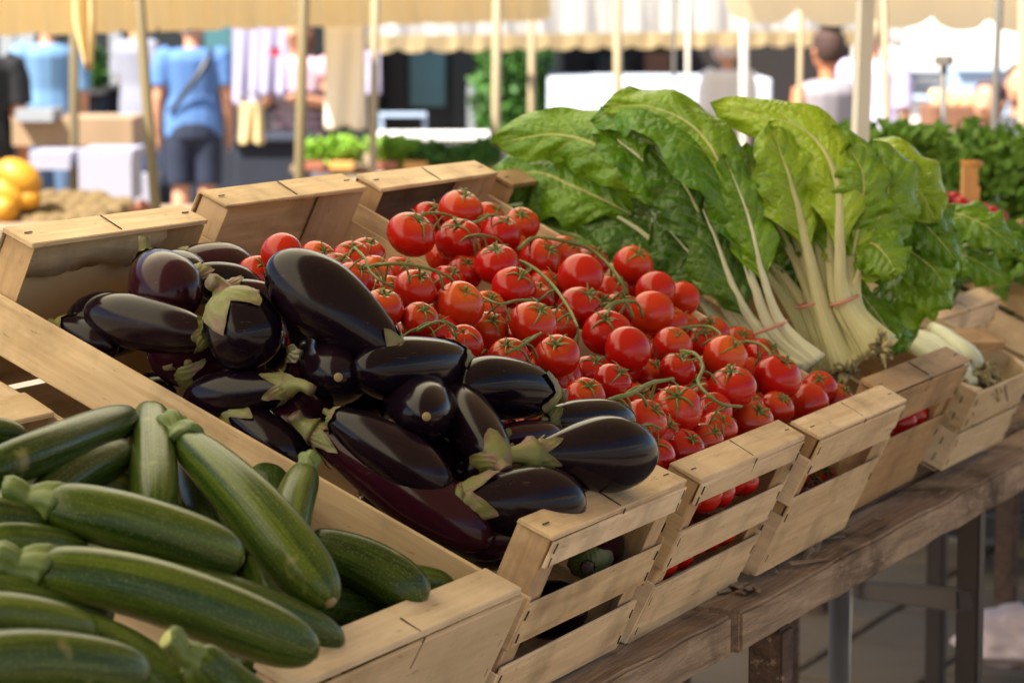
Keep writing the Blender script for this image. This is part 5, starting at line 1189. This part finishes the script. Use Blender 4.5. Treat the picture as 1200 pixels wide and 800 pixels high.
    if hat: link('hat_brim', mesh('brim', *T([(0, .02, .945), (0, .03, .948)], [.075, .075], (1.2, 1))), hat, root)
    for s in (-1, 1): link('shoe', mesh('shoe', *T([(s*.055, -.03, .02), (s*.056, .0, .024), (s*.062, .085, .014)], [.018, .027, .027, .016], (.8, 1.1))), colm('shoe_leather', (.08, .06, .05)), root)
    if strap:
        pts = [pt(.075, -.045, .815), pt(.04, -.088, .74), pt(-.03, -.086, .65), pt(-.09, -.058, .57)]
        link('bag_strap', mesh('strap', *tube(spline(pts, 12), [.013*H]*12, 6, squash=(.3, 1), up=f)), MBLK, root)
    return root
AWAY = YAW
person('man from behind in bright blue t-shirt and navy shorts with black shoulder strap', 226, 17.6, 1.58, AWAY+.1, colm('blue_tee', (.07, .165, .40)), colm('navy_shorts', (.007, .013, .036)), colm('grey_hair', (.3, .28, .27)), strap=True, pants_len=.40, shirt_drop=.02)
person('person in a pale blue shirt with back turned, at the upper left', 57, 18.2, 1.60, AWAY+.3, colm('pale_blue_shirt', (.13, .26, .45)), colm('blue_trousers', (.07, .12, .22)), colm('brown_hair', (.06, .03, .02)), pants_len=.95, sleeve=.6)
person('man in a white t-shirt and blue shorts half hidden by the olive pole', 163, 18.8, 1.62, AWAY-.9, colm('white_tee', (.20, .21, .27)), colm('blue_shorts', (.12, .2, .42)), colm('dark_brown_hair', (.04, .025, .02)), arms='front')
person('dark clothed person cut off by the left frame edge, bare arm hanging', -30, 13.5, 1.62, AWAY+.2, colm('black_tee', (.006, .006, .009)), colm('dark_trousers', (.03, .03, .04)), colm('black_hair', (.02, .015, .01)), pants_len=.95, skin=MSKT)
person('person in a pink and black striped dress behind the olive pole', 349, 17.2, 1.52, AWAY+2.8, colm('pink_top', (.60, .36, .44)), colm('white_skirt', (.62, .52, .56)), colm('auburn_hair', (.10, .04, .03)), arms='front', dress=True, stripes=True, sleeve=.2, hairlen=.05)
person('woman with dark hair in a bun, bare tanned shoulders and a grey top', 970, 14.5, 1.44, AWAY+.35, colm('grey_top', (.30, .27, .30)), colm('dark_skirt', (.05, .05, .06)), colm('dark_bun_hair', (.045, .02, .015)), skin=MSKT, bun=True, tank=True, arms='front', pants_len=.95, shirt_drop=0)
person('person in a lavender t-shirt behind the thick white pole', 1022, 17.3, 1.49, AWAY-.2, colm('lavender_tee', (.55, .48, .72)), colm('red_shorts', (.45, .05, .08)), colm('light_hair', (.4, .3, .2)), sleeve=.6)
person('man in a white shirt and pale cap in front of the white van', 852, 19.5, 1.36, AWAY+.4, colm('white_shirt', (.78, .78, .82)), colm('beige_trousers', (.4, .35, .28)), colm('white_hair', (.6, .55, .55)), hat=colm('pale_cap', (.72, .66, .72)), pants_len=.95, sleeve=.7)
person('dark haired figure bending behind the fruit baskets at the right', 1160, 12.2, 1.24, AWAY+2.6, colm('charcoal_top', (.03, .04, .06)), colm('black_trousers', (.02, .02, .02)), colm('dark_hair', (.06, .03, .03)), arms='front', pants_len=.95, sleeve=.9)
person('dark clothed figure at the right frame edge beside the baskets', 1196, 12.8, 1.30, AWAY+2.9, colm('dark_jacket', (.04, .04, .05)), colm('dark_jeans', (.02, .02, .03)), colm('dark_brown_short_hair', (.05, .03, .02)), arms='front', pants_len=.95, sleeve=.9)
